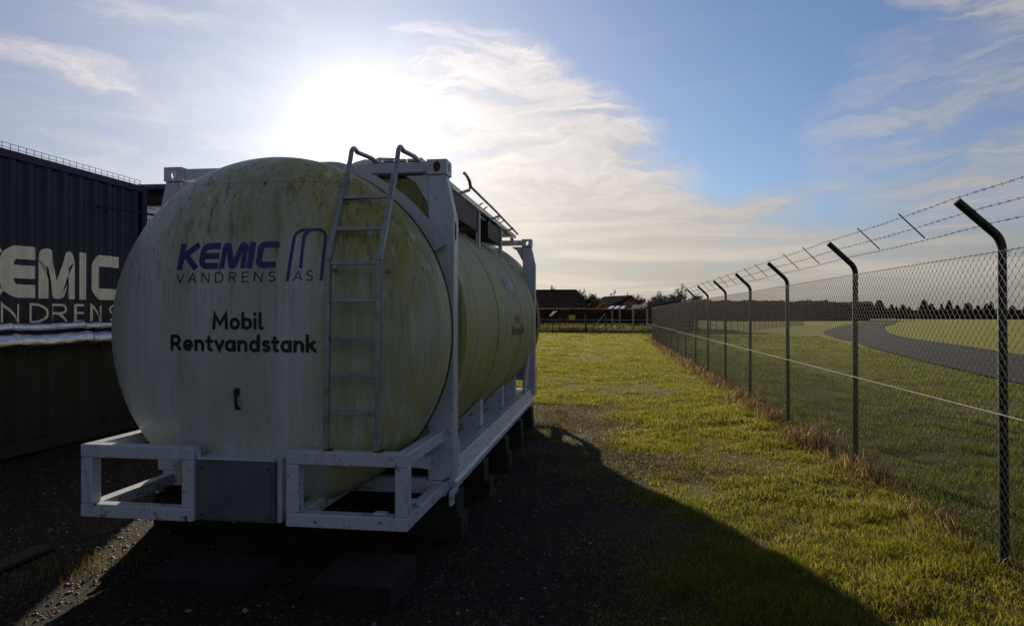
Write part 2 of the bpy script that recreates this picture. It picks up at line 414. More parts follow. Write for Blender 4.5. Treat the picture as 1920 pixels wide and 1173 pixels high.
tag(ribbon('asphalt_track', ragged([(6.5, -12), (8.6, 6), (10.37, 19.1), (10.8, 22.7), (12.1, 30.7), (13.9, 40), (15.8, 48.3), (17.6, 59), (22.3, 76.5), (34.8, 111.6), (51.2, 154), (78.5, 224)]),
    ragged([(11.5, -12), (14.2, 10), (16.3, 24), (17.7, 32.6), (19.6, 41.3), (21.0, 49), (22.3, 56), (24.4, 64), (28.6, 77.4), (41.4, 112.5), (60, 157), (88, 228)]), .075, M_ASPH),
    kind='structure')

# ------------------------------------------------------------------ grass, weeds, stones (numpy meshes)
def blades(name, pts, hgts, wid, lean, mat, segs=2, parts=None):
    n = len(pts); ang = rng.uniform(0, 2*np.pi, n); la = rng.uniform(0, 2*np.pi, n)
    ln = rng.uniform(.15, 1, n)*lean
    dx, dy = np.cos(ang)*wid/2, np.sin(ang)*wid/2
    lx, ly = np.cos(la)*ln*hgts, np.sin(la)*ln*hgts
    x, y = pts[:, 0], pts[:, 1]; z = hgt(x, y)-.005
    if segs == 2:
        V = np.stack([np.stack([x-dx, y-dy, z], 1), np.stack([x+dx, y+dy, z], 1),
                      np.stack([x+lx*.35+dx*.8, y+ly*.35+dy*.8, z+hgts*.6], 1), np.stack([x+lx*.35-dx*.8, y+ly*.35-dy*.8, z+hgts*.6], 1),
                      np.stack([x+lx, y+ly, z+hgts*np.sqrt(np.clip(1-ln**2*.5, .2, 1))], 1)], 1).reshape(-1, 3)
        k = np.arange(n)*5
        loops = np.stack([k, k+1, k+2, k+3, k+3, k+2, k+4], 1).ravel(); starts = (np.arange(n)[:, None]*7+np.array([0, 4])).ravel()
        tot = np.tile([4, 3], n)
    else:
        V = np.stack([np.stack([x-dx, y-dy, z], 1), np.stack([x+dx, y+dy, z], 1), np.stack([x+lx, y+ly, z+hgts], 1)], 1).reshape(-1, 3)
        loops = np.arange(n*3); starts = np.arange(n)*3; tot = np.full(n, 3)
    me = bpy.data.meshes.new(name); me.vertices.add(len(V)); me.vertices.foreach_set('co', V.ravel().astype(np.float32))
    me.loops.add(len(loops)); me.loops.foreach_set('vertex_index', loops.astype(np.int32))
    me.polygons.add(len(starts)); me.polygons.foreach_set('loop_start', starts.astype(np.int32))
    me.polygons.foreach_set('loop_total', tot.astype(np.int32)); me.update(calc_edges=True)
    return link(name, me, mat)
def vnoise(x, y, f, seed=0):
    """cheap value noise"""
    x = x*f+seed*17.1; y = y*f+seed*9.7; xi = np.floor(x).astype(int); yi = np.floor(y).astype(int); fx = x-xi; fy = y-yi
    def h(a, b): return np.modf(np.abs(np.sin(a*127.1+b*311.7+seed)*43758.5453))[0]
    fx = fx*fx*(3-2*fx); fy = fy*fy*(3-2*fy)
    return (h(xi, yi)*(1-fx)+h(xi+1, yi)*fx)*(1-fy)+(h(xi, yi+1)*(1-fx)+h(xi+1, yi+1)*fx)*fy
def scatter(x0, x1, y0, y1, n): return np.stack([rng.uniform(x0, x1, n), rng.uniform(y0, y1, n)], 1)
def yard_limit(y): return .45+np.clip((y-5)/9, 0, 1)*-.45
def turf():
    P = []; H = []; W_ = []
    for (x0, x1, y0, y1, dens, hh, ww) in ((-2, 2.9, 3.0, 6.5, 6400, .060, .0042), (-2, 2.9, 6.5, 10, 4200, .060, .0055), (-3, 2.9, 10, 16, 2000, .065, .009),
                                      (-5, 3.2, 16, 28, 1000, .05, .013), (-7, 3.4, 28, 48, 300, .045, .025), (-14, 9, 48, 66.5, 90, .05, .05),
                                      (2.9, 6, 3.5, 10, 2600, .065, .005), (2.9, 11, 10, 20, 900, .06, .008), (2.9, 16, 20, 34, 260, .06, .016), (2.9, 22, 34, 60, 70, .06, .035)):
        n = int((x1-x0)*(y1-y0)*dens); p = scatter(x0, x1, y0, y1, n)
        cl = vnoise(p[:, 0], p[:, 1], 2.2, 1)*.5+vnoise(p[:, 0], p[:, 1], 6.5, 2)*.35+vnoise(p[:, 0], p[:, 1], .7, 3)*.3
        lim = yard_limit(p[:, 1])+ (vnoise(p[:, 0], p[:, 1], 1.1, 5)-.5)*1.5
        edge = np.clip((p[:, 0]-lim)/1.0+.25, .0, 1); edge = np.where(p[:, 1] > 13.5, 1, edge)
        keep = rng.uniform(0, 1, n) < edge*np.clip(cl*1.7-.12, .06, 1)
        # nothing grows on the asphalt
        keep &= ~((p[:, 0] > 8.0+np.maximum(p[:, 1]-6, 0)*.165))
        p = p[keep]; c = cl[keep]; e = edge[keep]
        P.append(p); H.append(hh*(.22+1.6*c**1.6)*rng.uniform(.6, 1.35, len(p))*(.5+.5*e)); W_.append(np.full(len(p), ww)*rng.uniform(.7, 1.3, len(p)))
    P = np.concatenate(P); H = np.concatenate(H); W_ = np.concatenate(W_); i = P[:, 0] < 2.9
    tag(blades('grass', P[i], H[i], W_[i], 1.25, M_GRASS), 'short uneven green grass between the bare yard and the mesh fence', 'grass', kind='stuff')
    tag(blades('airfield_grass', P[~i], H[~i], W_[~i], 1.25, M_GRASS2), 'mown darker green grass between the mesh fence and the asphalt track', 'grass', kind='stuff')
    # dry straw lying in the bare yard and among the turf
    P = []
    for x0, x1, y0, y1, n in ((-1.2, 2.6, 3.2, 9, 20000), (-1.6, 1.6, 7.5, 14.5, 60000), (-7.2, -3.6, 4, 11, 3500)): P.append(scatter(x0, x1, y0, y1, n))
    P = np.concatenate(P); P = P[rng.uniform(0, 1, len(P)) < np.clip(vnoise(P[:, 0], P[:, 1], 1.7, 8)*1.6-.35, .04, 1)]
    n = len(P)
    tag(blades('dry_grass', P, rng.uniform(.02, .06, n), rng.uniform(.003, .007, n), 1.6, M_STRAW), 'thin dry straw coloured grass on the bare trodden yard', 'dry grass', kind='stuff')
    # tall dry weeds at the foot of the fence
    y = 4.5+43*rng.uniform(0, 1, 17000)**1.5; clump = vnoise(y*0+1, y, 1.9, 4)
    keep = rng.uniform(0, 1, len(y)) < np.clip(clump*1.5-.25, .10, 1)*np.clip((y-4.6)/4, .12, 1); y = y[keep]; clump = clump[keep]
    x = 2.66+rng.normal(0, .15, len(y))
    h = rng.uniform(.05, .30, len(y))*(.5+.8*clump)*np.clip((y-3)/5, .45, 1)
    tag(blades('dry_weeds', np.stack([x, y], 1), h, np.clip(.0035+y*.0007, 0, .02), .7, M_WEED), 'reddish brown dead weeds along the foot of the mesh fence', 'weeds', kind='stuff')
    # tufts beside the frame, lit by the sun at the back
    P = np.concatenate([np.stack([rng.normal(-3.75, .22, 450), rng.normal(4.35, .25, 450)], 1), np.stack([rng.normal(-.95, .25, 1400), rng.normal(11.6, .8, 1400)], 1)])
    tag(blades('dry_tufts', P, rng.uniform(.03, .12, len(P)), rng.uniform(.003, .006, len(P)), .9, M_STRAW), 'dead tufts of grass around the ends of the tank frame', 'dry grass', kind='stuff')
    # bank of dead grass beyond the field
    P = np.concatenate([scatter(-18, 6, 66.8, 73, 14000), scatter(-18, 8, 72, 80, 12000)])
    tag(blades('rough_grass', P, rng.uniform(.2, .8, len(P))*(.4+vnoise(P[:, 0], P[:, 1], .5, 3)), rng.uniform(.03, .07, len(P)), .6, M_STRAW), 'pale dead grass bank below the brown hedge', 'dry grass', kind='stuff')
turf()
def stones():
    N = 26000
    x = rng.uniform(-6.5, 1.0, N); y = 3.2+rng.uniform(0, 1, N)**1.4*9
    keep = x < yard_limit(y)+.9*rng.normal(0, .5, N)+.1; x, y = x[keep], y[keep]; n = len(x)
    r = rng.gamma(2.2, .0030, n)+.003; r = np.minimum(r, .03)
    base = np.array([(1, 0, 0), (0, 1, 0), (-1, 0, 0), (0, -1, 0), (0, 0, .6), (0, 0, -.5)], float)
    V = base[None]*rng.uniform(.6, 1.3, (n, 6, 1))*r[:, None, None]
    a = rng.uniform(0, 6.28, n); c, s = np.cos(a)[:, None], np.sin(a)[:, None]
    V = np.stack([V[..., 0]*c-V[..., 1]*s+x[:, None], V[..., 0]*s+V[..., 1]*c+y[:, None], V[..., 2]+(hgt(x, y)+r*.2)[:, None]], -1).reshape(-1, 3)
    F = np.array([(0, 1, 4), (1, 2, 4), (2, 3, 4), (3, 0, 4)]); k = np.arange(n)*6
    loops = (F[None]+k[:, None, None]).ravel()
    me = bpy.data.meshes.new('gravel'); me.vertices.add(len(V)); me.vertices.foreach_set('co', V.ravel().astype(np.float32))
    me.loops.add(len(loops)); me.loops.foreach_set('vertex_index', loops.astype(np.int32))
    st = np.arange(0, len(loops), 3); me.polygons.add(len(st)); me.polygons.foreach_set('loop_start', st.astype(np.int32))
    me.polygons.foreach_set('loop_total', np.full(len(st), 3, np.int32)); me.update(calc_edges=True)
    def b(t):
        rnd = t.geo.outputs['Random Per Island']
        ramp = t.math('MULTIPLY', t.maprange(rnd, .93, 1.0), .6); c = t.mix(rnd, (.016, .012, .009, 1), (.065, .052, .040, 1)); setc(t, t.mix(ramp, c, (.38, .36, .34, 1)))
    tag(link('gravel', me, material('gravel_stones', b, .7)), 'scattered small stones on the dark bare yard', 'gravel', kind='stuff')
stones()

# ------------------------------------------------------------------ stroke lettering
def arc(cx, cy, rx, ry, a0, a1, n=10):
    return [(cx+rx*math.cos(R(a0+(a1-a0)*i/n)), cy+ry*math.sin(R(a0+(a1-a0)*i/n))) for i in range(n+1)]
# thick squared capitals: (advance, strokes)
def logo_glyphs(wd):
    h = wd/2
    return {
        'K': (1.12, [[(h, 0), (h, 1)], [(h+.02, .46), (.98, 1.0-h*.3)], [(.36, .56), (1.0, h*.25)]]),
        'E': (1.10, [[(1.0, 1-h)]+arc(.42, .62, .42-h, .38-h, 90, 180, 6)+arc(.42, .38, .42-h, .38-h, 180, 270, 6)+[(1.0, h)], [(h, .5), (.98, .5)]]),
        'M': (1.38, [[(0, 0), (0, .78), (.03, .90), (.09, .97), (.18, 1.0), (.29, 1.0), (.38, .97), (.44, .90), (.65, .36), (.86, .90), (.92, .97), (1.01, 1.0), (1.12, 1.0),
                      (1.21, .97), (1.27, .90), (1.30, .78), (1.30, 0), (1.30-wd, 0), (1.30-wd, .62), (1.045, .62), (.90, .18), (.85, .08), (.78, .02), (.70, 0), (.60, 0), (.52, .02),
                      (.45, .08), (.40, .18), (.255, .62), (wd, .62), (wd, 0), (0, 0)]]),
        'I': (.42, [[(h, 0), (h, 1)]]),
        'C': (1.0, [[(1.0, 1-h)]+arc(.30, .72, .30-h, .28-h, 90, 180, 6)+arc(.30, .28, .30-h, .28-h, 180, 270, 6)+[(.96, h)]]),
    }
THIN = {
    'V': (.86, [[(0, 1), (.36, 0), (.72, 1)]]), 'A': (.9, [[(0, 0), (.38, 1), (.76, 0)], [(.14, .33), (.62, .33)]]),
    'N': (.94, [[(.04, 0), (.04, 1), (.74, 0), (.74, 1)]]), 'D': (.96, [[(.04, 0), (.04, 1), (.34, 1)]+arc(.36, .5, .42, .5, 90, -90, 12)+[(.04, 0)]]),
    'R': (.86, [[(.04, 0), (.04, 1), (.40, 1)]+arc(.40, .75, .24, .25, 90, -90, 8)+[(.04, .5)], [(.34, .5), (.68, 0)]]),
    'E': (.78, [[(.62, 1), (.04, 1), (.04, 0), (.64, 0)], [(.04, .52), (.56, .52)]]),
    'S': (.82, [arc(.34, .75, .27, .25, 30, 270, 10)+arc(.34, .26, .28, .26, 90, -150, 10)[1:]]),
    ' ': (.9, []),
}
def rounded_glyphs():
    r = .27
    bowl = lambda cx, a0=0, a1=360, n=20: arc(cx, .35, .245, .262, a0, a1, n)
    X = .09
    return {
        'M': (1.12, [[(X, X), (X+.06, .88), (.50, .34), (.88, .88), (.94, X)]]),
        'R': (.84, [[(X, X), (X, .88), (.36, .88)]+arc(.36, .66, .24, .22, 90, -90, 8)+[(X, .44)], [(.36, .44), (.66, X)]]),
        'o': (.76, [bowl(.34)]), 'b': (.78, [[(X, .96), (X, X+.02)], bowl(.36)]), 'i': (.30, [[(X, X), (X, .61)], [(X, .90), (X, .93)]]),
        'l': (.38, [[(X, .96), (X, .20)]+arc(.19, .19, .10, .10, 180, 270, 5)+[(.24, .09)]]),
        'e': (.76, [[(.12, .34), (.585, .35)]+arc(.34, .36, .245, .255, 0, 305, 16)]),
        'n': (.74, [[(X, X), (X, .61)], [(X, .38)]+arc(.33, .38, .22, .23, 160, 0, 9)+[(.55, X)]]),
        't': (.56, [[(.20, .84), (.20, .24)]+arc(.32, .21, .12, .12, 180, 290, 6), [(.06, .60), (.40, .60)]]),
        'v': (.66, [[(.07, .61), (.31, .12), (.55, .61)]]),
        'a': (.78, [bowl(.33), [(.59, .61), (.59, X)]]), 'd': (.78, [bowl(.33), [(.59, .96), (.59, X)]]),
        's': (.60, [arc(.28, .485, .165, .128, 40, 260, 8)+arc(.28, .22, .175, .135, 80, -140, 8)]),
        'k': (.70, [[(X, .96), (X, X)], [(.14, .34), (.50, .61)], [(.26, .40), (.56, X)]]),
        ' ': (.4, []),
    }
def layout(text, glyphs, gap=0.0):
    out = []; x = 0
    for ch in text:
        adv, st = glyphs[ch]; out += [[(px+x, py) for px, py in s] for s in st]; x += adv+gap
    return out, x-gap
def stroke_mesh(strokes, wd, mapf, cuts_u=(), cuts_v=(), butt=True, layer=.00015):
    """strokes in plan units -> flat ribbons -> cut on a grid -> carried onto the surface by mapf(u, v, layer)"""
    bm = bmesh.new(); lay = bm.faces.layers.int.new('lay')
    for si, s in enumerate(strokes):
        p = [Vector(q) for q in s]
        q = [p[0]]
        for a in p[1:]:
            if (a-q[-1]).length > 1e-5: q.append(a)
        p = q; n = len(p); L = []; Rr = []
        if n < 2: continue
        if n > 24 and (p[0]-p[-1]).length < 1e-4:          # a filled outline
            f_ = bm.faces.new([bm.verts.new((a.x, a.y, si)) for a in p[:-1]]); bmesh.ops.triangulate(bm, faces=[f_]); continue
        for i in range(n):
            d0 = (p[i]-p[i-1]).normalized() if i > 0 else (p[1]-p[0]).normalized()
            d1 = (p[i+1]-p[i]).normalized() if i < n-1 else d0
            t = (d0+d1); t = t.normalized() if t.length > 1e-4 else d0
            nrm = Vector((-t.y, t.x)); k = 1/max(.35, nrm.dot(Vector((-d0.y, d0.x))))
            L.append(p[i]+nrm*wd/2*k); Rr.append(p[i]-nrm*wd/2*k)
        vl = [bm.verts.new((a.x, a.y, si)) for a in L]; vr = [bm.verts.new((a.x, a.y, si)) for a in Rr]
        for i in range(n-1):
            try: bm.faces.new((vl[i], vr[i], vr[i+1], vl[i+1]))
            except ValueError: pass
        if not butt:
            for c, a, b in ((p[0], vr[0], vl[0]), (p[-1], vl[-1], vr[-1])):
                th0 = math.atan2(a.co.y-c.y, a.co.x-c.x); th1 = math.atan2(b.co.y-c.y, b.co.x-c.x)
                if c is p[0] or c == p[0]: pass
                # half disc on the outer side
                out_dir = (p[0]-p[1]) if a is vr[0] else (p[-1]-p[-2])
                best = None
                for sgn in (1, -1):
                    d = (th1-th0) % (2*math.pi) if sgn == 1 else -((th0-th1) % (2*math.pi))
                    mid = th0+d/2
                    if Vector((math.cos(mid), math.sin(mid))).dot(out_dir) > 0: best = d
                if best is None: continue
                ring = [a]+[bm.verts.new((c.x+math.cos(th0+best*k/6)*wd/2, c.y+math.sin(th0+best*k/6)*wd/2, si)) for k in range(1, 6)]+[b]
                try: bm.faces.new(ring)
                except ValueError: pass
    for u in cuts_u:
        g = list(bm.verts)+list(bm.edges)+list(bm.faces); bmesh.ops.bisect_plane(bm, geom=g, plane_co=(u, 0, 0), plane_no=(1, 0, 0))
    for v in cuts_v:
        g = list(bm.verts)+list(bm.edges)+list(bm.faces); bmesh.ops.bisect_plane(bm, geom=g, plane_co=(0, v, 0), plane_no=(0, 1, 0))
    for v in bm.verts: v.co = mapf(v.co.x, v.co.y, v.co.z*layer)
    bmesh.ops.recalc_face_normals(bm, faces=bm.faces)
    me = bpy.data.meshes.new('lettering'); bm.to_mesh(me); bm.free(); return me

# ------------------------------------------------------------------ the tank container
TX, TR, TZ, SEAM = -2.51, 1.325, 1.663, 5.03
HB, HN = .484, 3.0
def dome_y(x, z):
    r = math.hypot(x-TX, z-TZ)/TR
    return SEAM-.02-HB*(max(0, 1-r**HN))**(1/HN)
tank = empty('tank_container', (TX, 8.2, .36))
tag(tank, 'big dirty white cylindrical tank in a white steel frame, algae stained, in the bare yard', 'tank')
def lathe(profile, n=96, cx=TX, cz=TZ):
    """profile of (radius, y)"""
    m = MB(); v = []
    for r, y in profile:
        for k in range(n): a = 2*math.pi*k/n; v.append((cx+r*math.cos(a), y, cz+r*math.sin(a)))
    f = [(i*n+k, i*n+(k+1) % n, (i+1)*n+(k+1) % n, (i+1)*n+k) for i in range(len(profile)-1) for k in range(n)]
    m.add(v, f, True); return m
def head(sgn, y_seam, name):
    prof = []
    for i in range(0, 41):
        t = i/40*math.pi/2; r = TR*max(math.cos(t), 0)**(2/HN); d = HB*math.sin(t)**(2/HN)
        prof.append((max(r, .002), y_seam-sgn*(.02+d)))
    prof = [(TR-.03, y_seam+sgn*.04), (TR-.002, y_seam+sgn*.035), (TR, y_seam)]+prof
    m = lathe(prof, 128); return m.build(name, M_TANK, tank)
hd = head(1, SEAM, 'tank_head')
head(-1, 11.45, 'tank_head')
# gasket lip behind the head, recessed neck where the frame stands
lathe([(TR-.012, SEAM+.035), (TR+.006, SEAM+.042), (TR+.006, SEAM+.060), (TR-.012, SEAM+.066)]).build('rim_seal', M_RUBBER, tank)
lathe([(TR-.05, SEAM+.05), (1.17, SEAM+.14), (1.17, 5.66)]).build('tank_neck', M_TANK, tank)
lathe([(1.17, 10.9), (1.17, 11.40)]).build('tank_neck', M_TANK, tank)
# lagging sheets, each overlapping the next by a few millimetres
cuts = [5.62, 6.16, 7.24, 8.12, 9.14, 10.0, 10.86]
for i in range(len(cuts)-1):
    a, b = cuts[i], cuts[i+1]; r = TR+(.0015 if i % 2 else 0)
    prof = [(r-.05, a), (r-.006, a), (r, a+.005), (r, a+.012), (r, a+.04), (r, (a+b)/2), (r, b-.04), (r, b-.012), (r, b-.006), (r-.006, b-.003), (r-.03, b-.003)]
    s_ = lathe(prof, 128).build('cladding_sheet', M_TANK, tank)
lathe([(1.17, 5.63), (TR-.03, 5.62)]).build('end_flashing', M_TANK, tank)
for yy in (6.16, 8.12, 10.0):      # thin strap over every other seam
    lathe([(TR+.001, yy-.010), (TR+.005, yy-.008), (TR+.005, yy+.008), (TR+.001, yy+.010)]).build('strap', M_FRAME, tank)

XL, XR = TX-1.219, TX+1.219
ZT, ZB = 3.027, .36
def casting(x0, y0, z0, flipx):
    """corner casting block with oval openings on its outer faces"""
    m = MB(); W_, D_, H_ = .162, .178, .118
    bm = bmesh.new()
    cube = bmesh.ops.create_cube(bm, size=1)
    bmesh.ops.scale(bm, vec=(W_, D_, H_), verts=bm.verts); bmesh.ops.translate(bm, vec=(x0+W_/2, y0+D_/2, z0+H_/2), verts=bm.verts)
    me = bpy.data.meshes.new('corner_casting'); bm.to_mesh(me); bm.free()
    o = link('corner_casting', me, M_FRAME, tank)
    # openings are cut straight through front-back and side to side, as in the real block
    def cutter(axis):
        c = MB(); n = 20
        if axis == 'y':
            poly = [(x0+W_/2+.030*math.cos(2*math.pi*k/n), z0+H_/2+.042*math.sin(2*math.pi*k/n)) for k in range(n)]; c.prism(poly, 'y', y0-.1, y0+D_+.1)
        else:
            poly = [(y0+D_/2+.034*math.cos(2*math.pi*k/n), z0+H_/2+.036*math.sin(2*math.pi*k/n)) for k in range(n)]; c.prism(poly, 'x', x0-.1, x0+W_+.1)
        return c.mesh('cut')
    def cavity():
        c = MB(); c.box(x0+.022, x0+W_-.022, y0+.025, y0+D_-.025, z0+.018, z0+H_-.018); return c.mesh('cut')
    objs = []
    for ax in ('y', 'x', 'c'):
        co = bpy.data.objects.new('cut', cutter(ax) if ax != 'c' else cavity()); col.objects.link(co); objs.append(co)
        b = o.modifiers.new('b', 'BOOLEAN'); b.object = co; b.operation = 'DIFFERENCE'; b.solver = 'EXACT'
    dg = bpy.context.evaluated_depsgraph_get(); me2 = bpy.data.meshes.new_from_object(o.evaluated_get(dg))
    o.modifiers.clear(); o.data = me2; me2.name = 'corner_casting'
    for co in objs: bpy.data.objects.remove(co)
    bv = o.modifiers.new('bevel', 'BEVEL'); bv.width = .004; bv.segments = 2; bv.limit_method = 'ANGLE'; bv.angle_limit = R(50)
    return o
YF, YR = 5.315, 11.373
for yy in (YF, YR-.178):
    for zz in (ZT-.118, ZB):
        casting(XL, yy, zz, False); casting(XR-.162, yy, zz, True)
# rusty plug seen in the near right casting
for (cx, cz) in ((XR-.081, ZT-.059),):
    m = MB(); m.tube([(cx, YF+.02, cz), (cx, YF+.05, cz)], .036, 16); o = m.build('casting_plug', M_RUST, tank); tag(o, 'rusty plug in the casting hole')
def post(x_in, sgn, y0, y1):
    """post with a shoulder: narrow under the casting, stepping outwards"""
    xi = x_in; m = MB()
    xo_top = XR if sgn > 0 else XL; xo = xo_top+sgn*.058
    poly = [(xi, ZB+.12), (xo, ZB+.12), (xo, 2.60), (xo_top-sgn*.01, 2.905), (xi, 2.905)]
    m.prism(poly, 'y', y0, y1)
    o = m.build('post', M_FRAME, tank, .006)
    return o
for y0, y1 in ((YF+.012, YF+.135), (YR-.135, YR-.012)):
    post(XR-.150, 1, y0, y1); post(XL+.150, -1, y0, y1)
# oval eye on the outer flank of the near post
m = MB(); n = 18
m.prism([(YF+.072+.022*math.cos(2*math.pi*k/n), 2.46+.075*math.sin(2*math.pi*k/n)) for k in range(n)], 'x', XR+.0535, XR+.0605); m.build('post_slot', M_RECESS, tank)
# flange along the outer rear edge of each right hand post
for y0 in (YF+.135, YR-.15):
    m = MB(); m.box(XR+.03, XR+.055, y0+.002, y0+.05, ZB+.14, 2.58); m.build('post_flange', M_FRAME, tank, .003)
# cross rails top and bottom, long top rail pieces
for y0, y1 in ((YF+.03, YF+.11), (YR-.11, YR-.03)):
    m = MB(); m.box(XL+.164, XR-.164, y0, y1, ZT-.095, ZT-.012); m.build('top_rail', M_FRAME, tank, .006)
    m = MB(); m.box(XL+.164, XR-.164, y0, y1, ZB+.005, ZB+.125); m.build('bottom_rail', M_FRAME, tank, .006)
# gusset plates in the upper corners, brackets below the rail
for y0 in (YF+.05, YR-.08):
    for sgn, xi in ((1, XR-.150), (-1, XL+.150)):
        m = MB(); s_ = .20 if sgn > 0 else .08
        m.prism([(xi-sgn*.002, ZT-.118), (xi-sgn*s_, ZT-.118), (xi-sgn*s_*.55, ZT-.118-s_*.28), (xi-sgn*.002, ZT-.118-s_*1.25)], 'y', y0, y0+.012); m.build('gusset', M_FRAME, tank)
        # lower corner web that carries the vessel
        m = MB(); pts = []
        for k in range(13):
            a = R(-14-k*3.2); pts.append((TX+sgn*(TR-.14)*math.cos(a), TZ+(TR-.14)*math.sin(a)))
        m.prism([(xi-sgn*.002, pts[0][1]+.02)]+pts+[(xi-sgn*.002, pts[-1][1]-.02)], 'y', y0, y0+.014); m.build('web_plate', M_FRAME, tank)
for yy in (7.24, 9.14, 10.42):
    lathe([(TR+.001, yy-.007), (TR+.004, yy-.006), (TR+.004, yy+.006), (TR+.001, yy+.007)]).build('seam_strip', M_RUBBER, tank)
# rolled end ring in the frame plane
for y0, y1 in ((5.26, 5.30), (11.39, 11.43)):
    m = MB(); A = [R(a) for a in np.linspace(29, 151, 48)]; v = []
    for rr_, yy in ((1.18, y0), (1.395, y0), (1.395, y1), (1.18, y1)): v += [(TX+rr_*math.cos(a), yy, TZ+rr_*math.sin(a)) for a in A]
    n = len(A); m.add([p if p[2] < 3.02 else (p[0], p[1], 3.02) for p in v], [(i*n+k, i*n+k+1, ((i+1) % 4)*n+k+1, ((i+1) % 4)*n+k) for i in range(4) for k in range(n-1)]); m.build('end_ring', M_FRAME, tank)
# plate behind the ring that closes the upper right corner
m = MB(); A = [R(a) for a in np.linspace(28, 92, 30)]; v = []
for rr_, yy in ((1.16, 5.56), (1.62, 5.56), (1.62, 5.575), (1.16, 5.575)): v += [(min(TX+rr_*math.cos(a), XR-.02), yy, min(TZ+rr_*math.sin(a), 2.925)) for a in A]
n = len(A); m.add(v, [(i*n+k, i*n+k+1, ((i+1) % 4)*n+k+1, ((i+1) % 4)*n+k) for i in range(4) for k in range(n-1)]); m.build('corner_plate', M_TANK, tank)
# side rails: a folded channel with an upper sloping face and a bottom lip
for sgn in (1, -1):
    xo = (XR if sgn > 0 else XL)+sgn*.05; m = MB()
    m.prism([(xo-sgn*.15, .375), (xo, .375), (xo+sgn*.002, .425), (xo-sgn*.022, .437), (xo-sgn*.06, .575), (xo-sgn*.15, .575)], 'y', YF+.18, YR-.18)
    m.build('side_rail', M_FRAME, tank, .004)
    m = MB(); m.box(xo-.02 if sgn > 0 else xo-.008, xo+.008 if sgn > 0 else xo+.02, YF-.02, YF+.20, .29, .40); m.build('rail_end_plate', M_FRAME, tank, .003)
    m = MB(); m.prism([(xo-sgn*.34, .56), (xo-sgn*.17, .56), (xo-sgn*.17, .50), (xo-sgn*.34, .50)], 'y', YF+.35, YR-.35); m.build('inner_rail', M_FRAME, tank, .003)
    # diagonal struts from the posts to the rail
    for ya, yb in ((YF+.13, YF+.62), (YR-.13, YR-.75)):
        m = MB(); za = 1.08 if ya < 8 else 1.20
        m.beam((xo-sgn*.09, ya, za), (xo-sgn*.09, yb, .56), .15, .03, (sgn, 0, 0)); m.build('strut', M_FRAME, tank, .004)
    # saddles under the vessel
    for yy in (7.35, 8.9, 10.1):
        m = MB(); pts = []
        for k in range(9):
            a = R(-40-k*2.4); pts.append((TX+sgn*(TR+.012)*math.cos(a), TZ+(TR+.012)*math.sin(a)))
        m.prism([(xo-sgn*.16, .575)]+[(xo-sgn*.16, pts[0][1]+.06)]+pts+[(pts[-1][0], .50), (xo-sgn*.34, .50)], 'y', yy, yy+.16 if yy < 8 else yy+.10); m.build('saddle', M_FRAME, tank, .003)
for yy in (6.5, 7.43, 8.95, 10.15, 10.8):
    m = MB(); m.box(XL+.25, XR-.25, yy-.04, yy+.04, .40, .50); m.build('cross_member', M_FRAME, tank, .004)
# front and rear bumper cages
def cage(x0, x1, yn, yf, sx, name):
    """welded tube cage; yn is the outer end"""
    T = .098; d = 1 if yf > yn else -1; z0, z1 = .368, .878
    def b(name_, *a, bv=.008):
        m = MB(); m.box(*a); return m.build(name_, M_FRAME, tank, bv)
    ya, yb = sorted((yn, yn+d*T))
    b('bumper_bar', x0, x1, ya, yb, z1-T*.93, z1); b('bumper_bar', x0, x1, ya, yb, z0, z0+T*.93)
    b('bumper_upright', x0, x0+T*.9, ya+.002, yb-.002, z0+T*.93, z1-T*.93); b('bumper_upright', x1-T*.9, x1, ya+.002, yb-.002, z0+T*.93, z1-T*.93)
    yc = yn+d*T; outx = x1-T*.45 if sx > 0 else x0+T*.45; inx = x0+T*.45 if sx > 0 else x1-T*.45
    for zz, xx in ((z1-T*.46, outx), (z0+T*.46, outx), (z0+T*.46, inx)):
        m = MB(); m.beam((xx, yc, zz), (xx+(sx*.012 if xx == outx else sx*.0), yf, zz), T*.88, T*.9); m.build('bumper_arm', M_FRAME, tank, .006)
cage(-3.70, -2.84, 4.368, YF+.012, -1, 'l'); cage(-2.165, -1.318, 4.368, YF+.012, 1, 'r')
cage(-3.70, -2.84, 12.32, YR-.012, -1, 'l'); cage(-2.165, -1.318, 12.32, YR-.012, 1, 'r')
m = MB(); m.tube([(-3.56, 5.62, .70), (-3.56, 11.0, .70)], .115, 16); m.build('sun_block_tube', M_FRAME, tank)  # unseen tube added on the left rail to stop a sun spot below
# diagonal flat brace in the right cage and small lugs
m = MB(); m.beam((-1.95, 4.60, .86), (-1.42, YF+.01, .62), .012, .11, (0, 0, 1)); m.build('brace', M_FRAME, tank, .002)
m = MB(); m.box(-1.56, -1.475, 4.40, 4.45, .462, .478); m.build('lug', M_FRAME, tank, .002)
m = MB(); m.box(-1.42, -1.34, 4.66, 4.80, .462, .474); m.build('lug', M_FRAME, tank, .002)
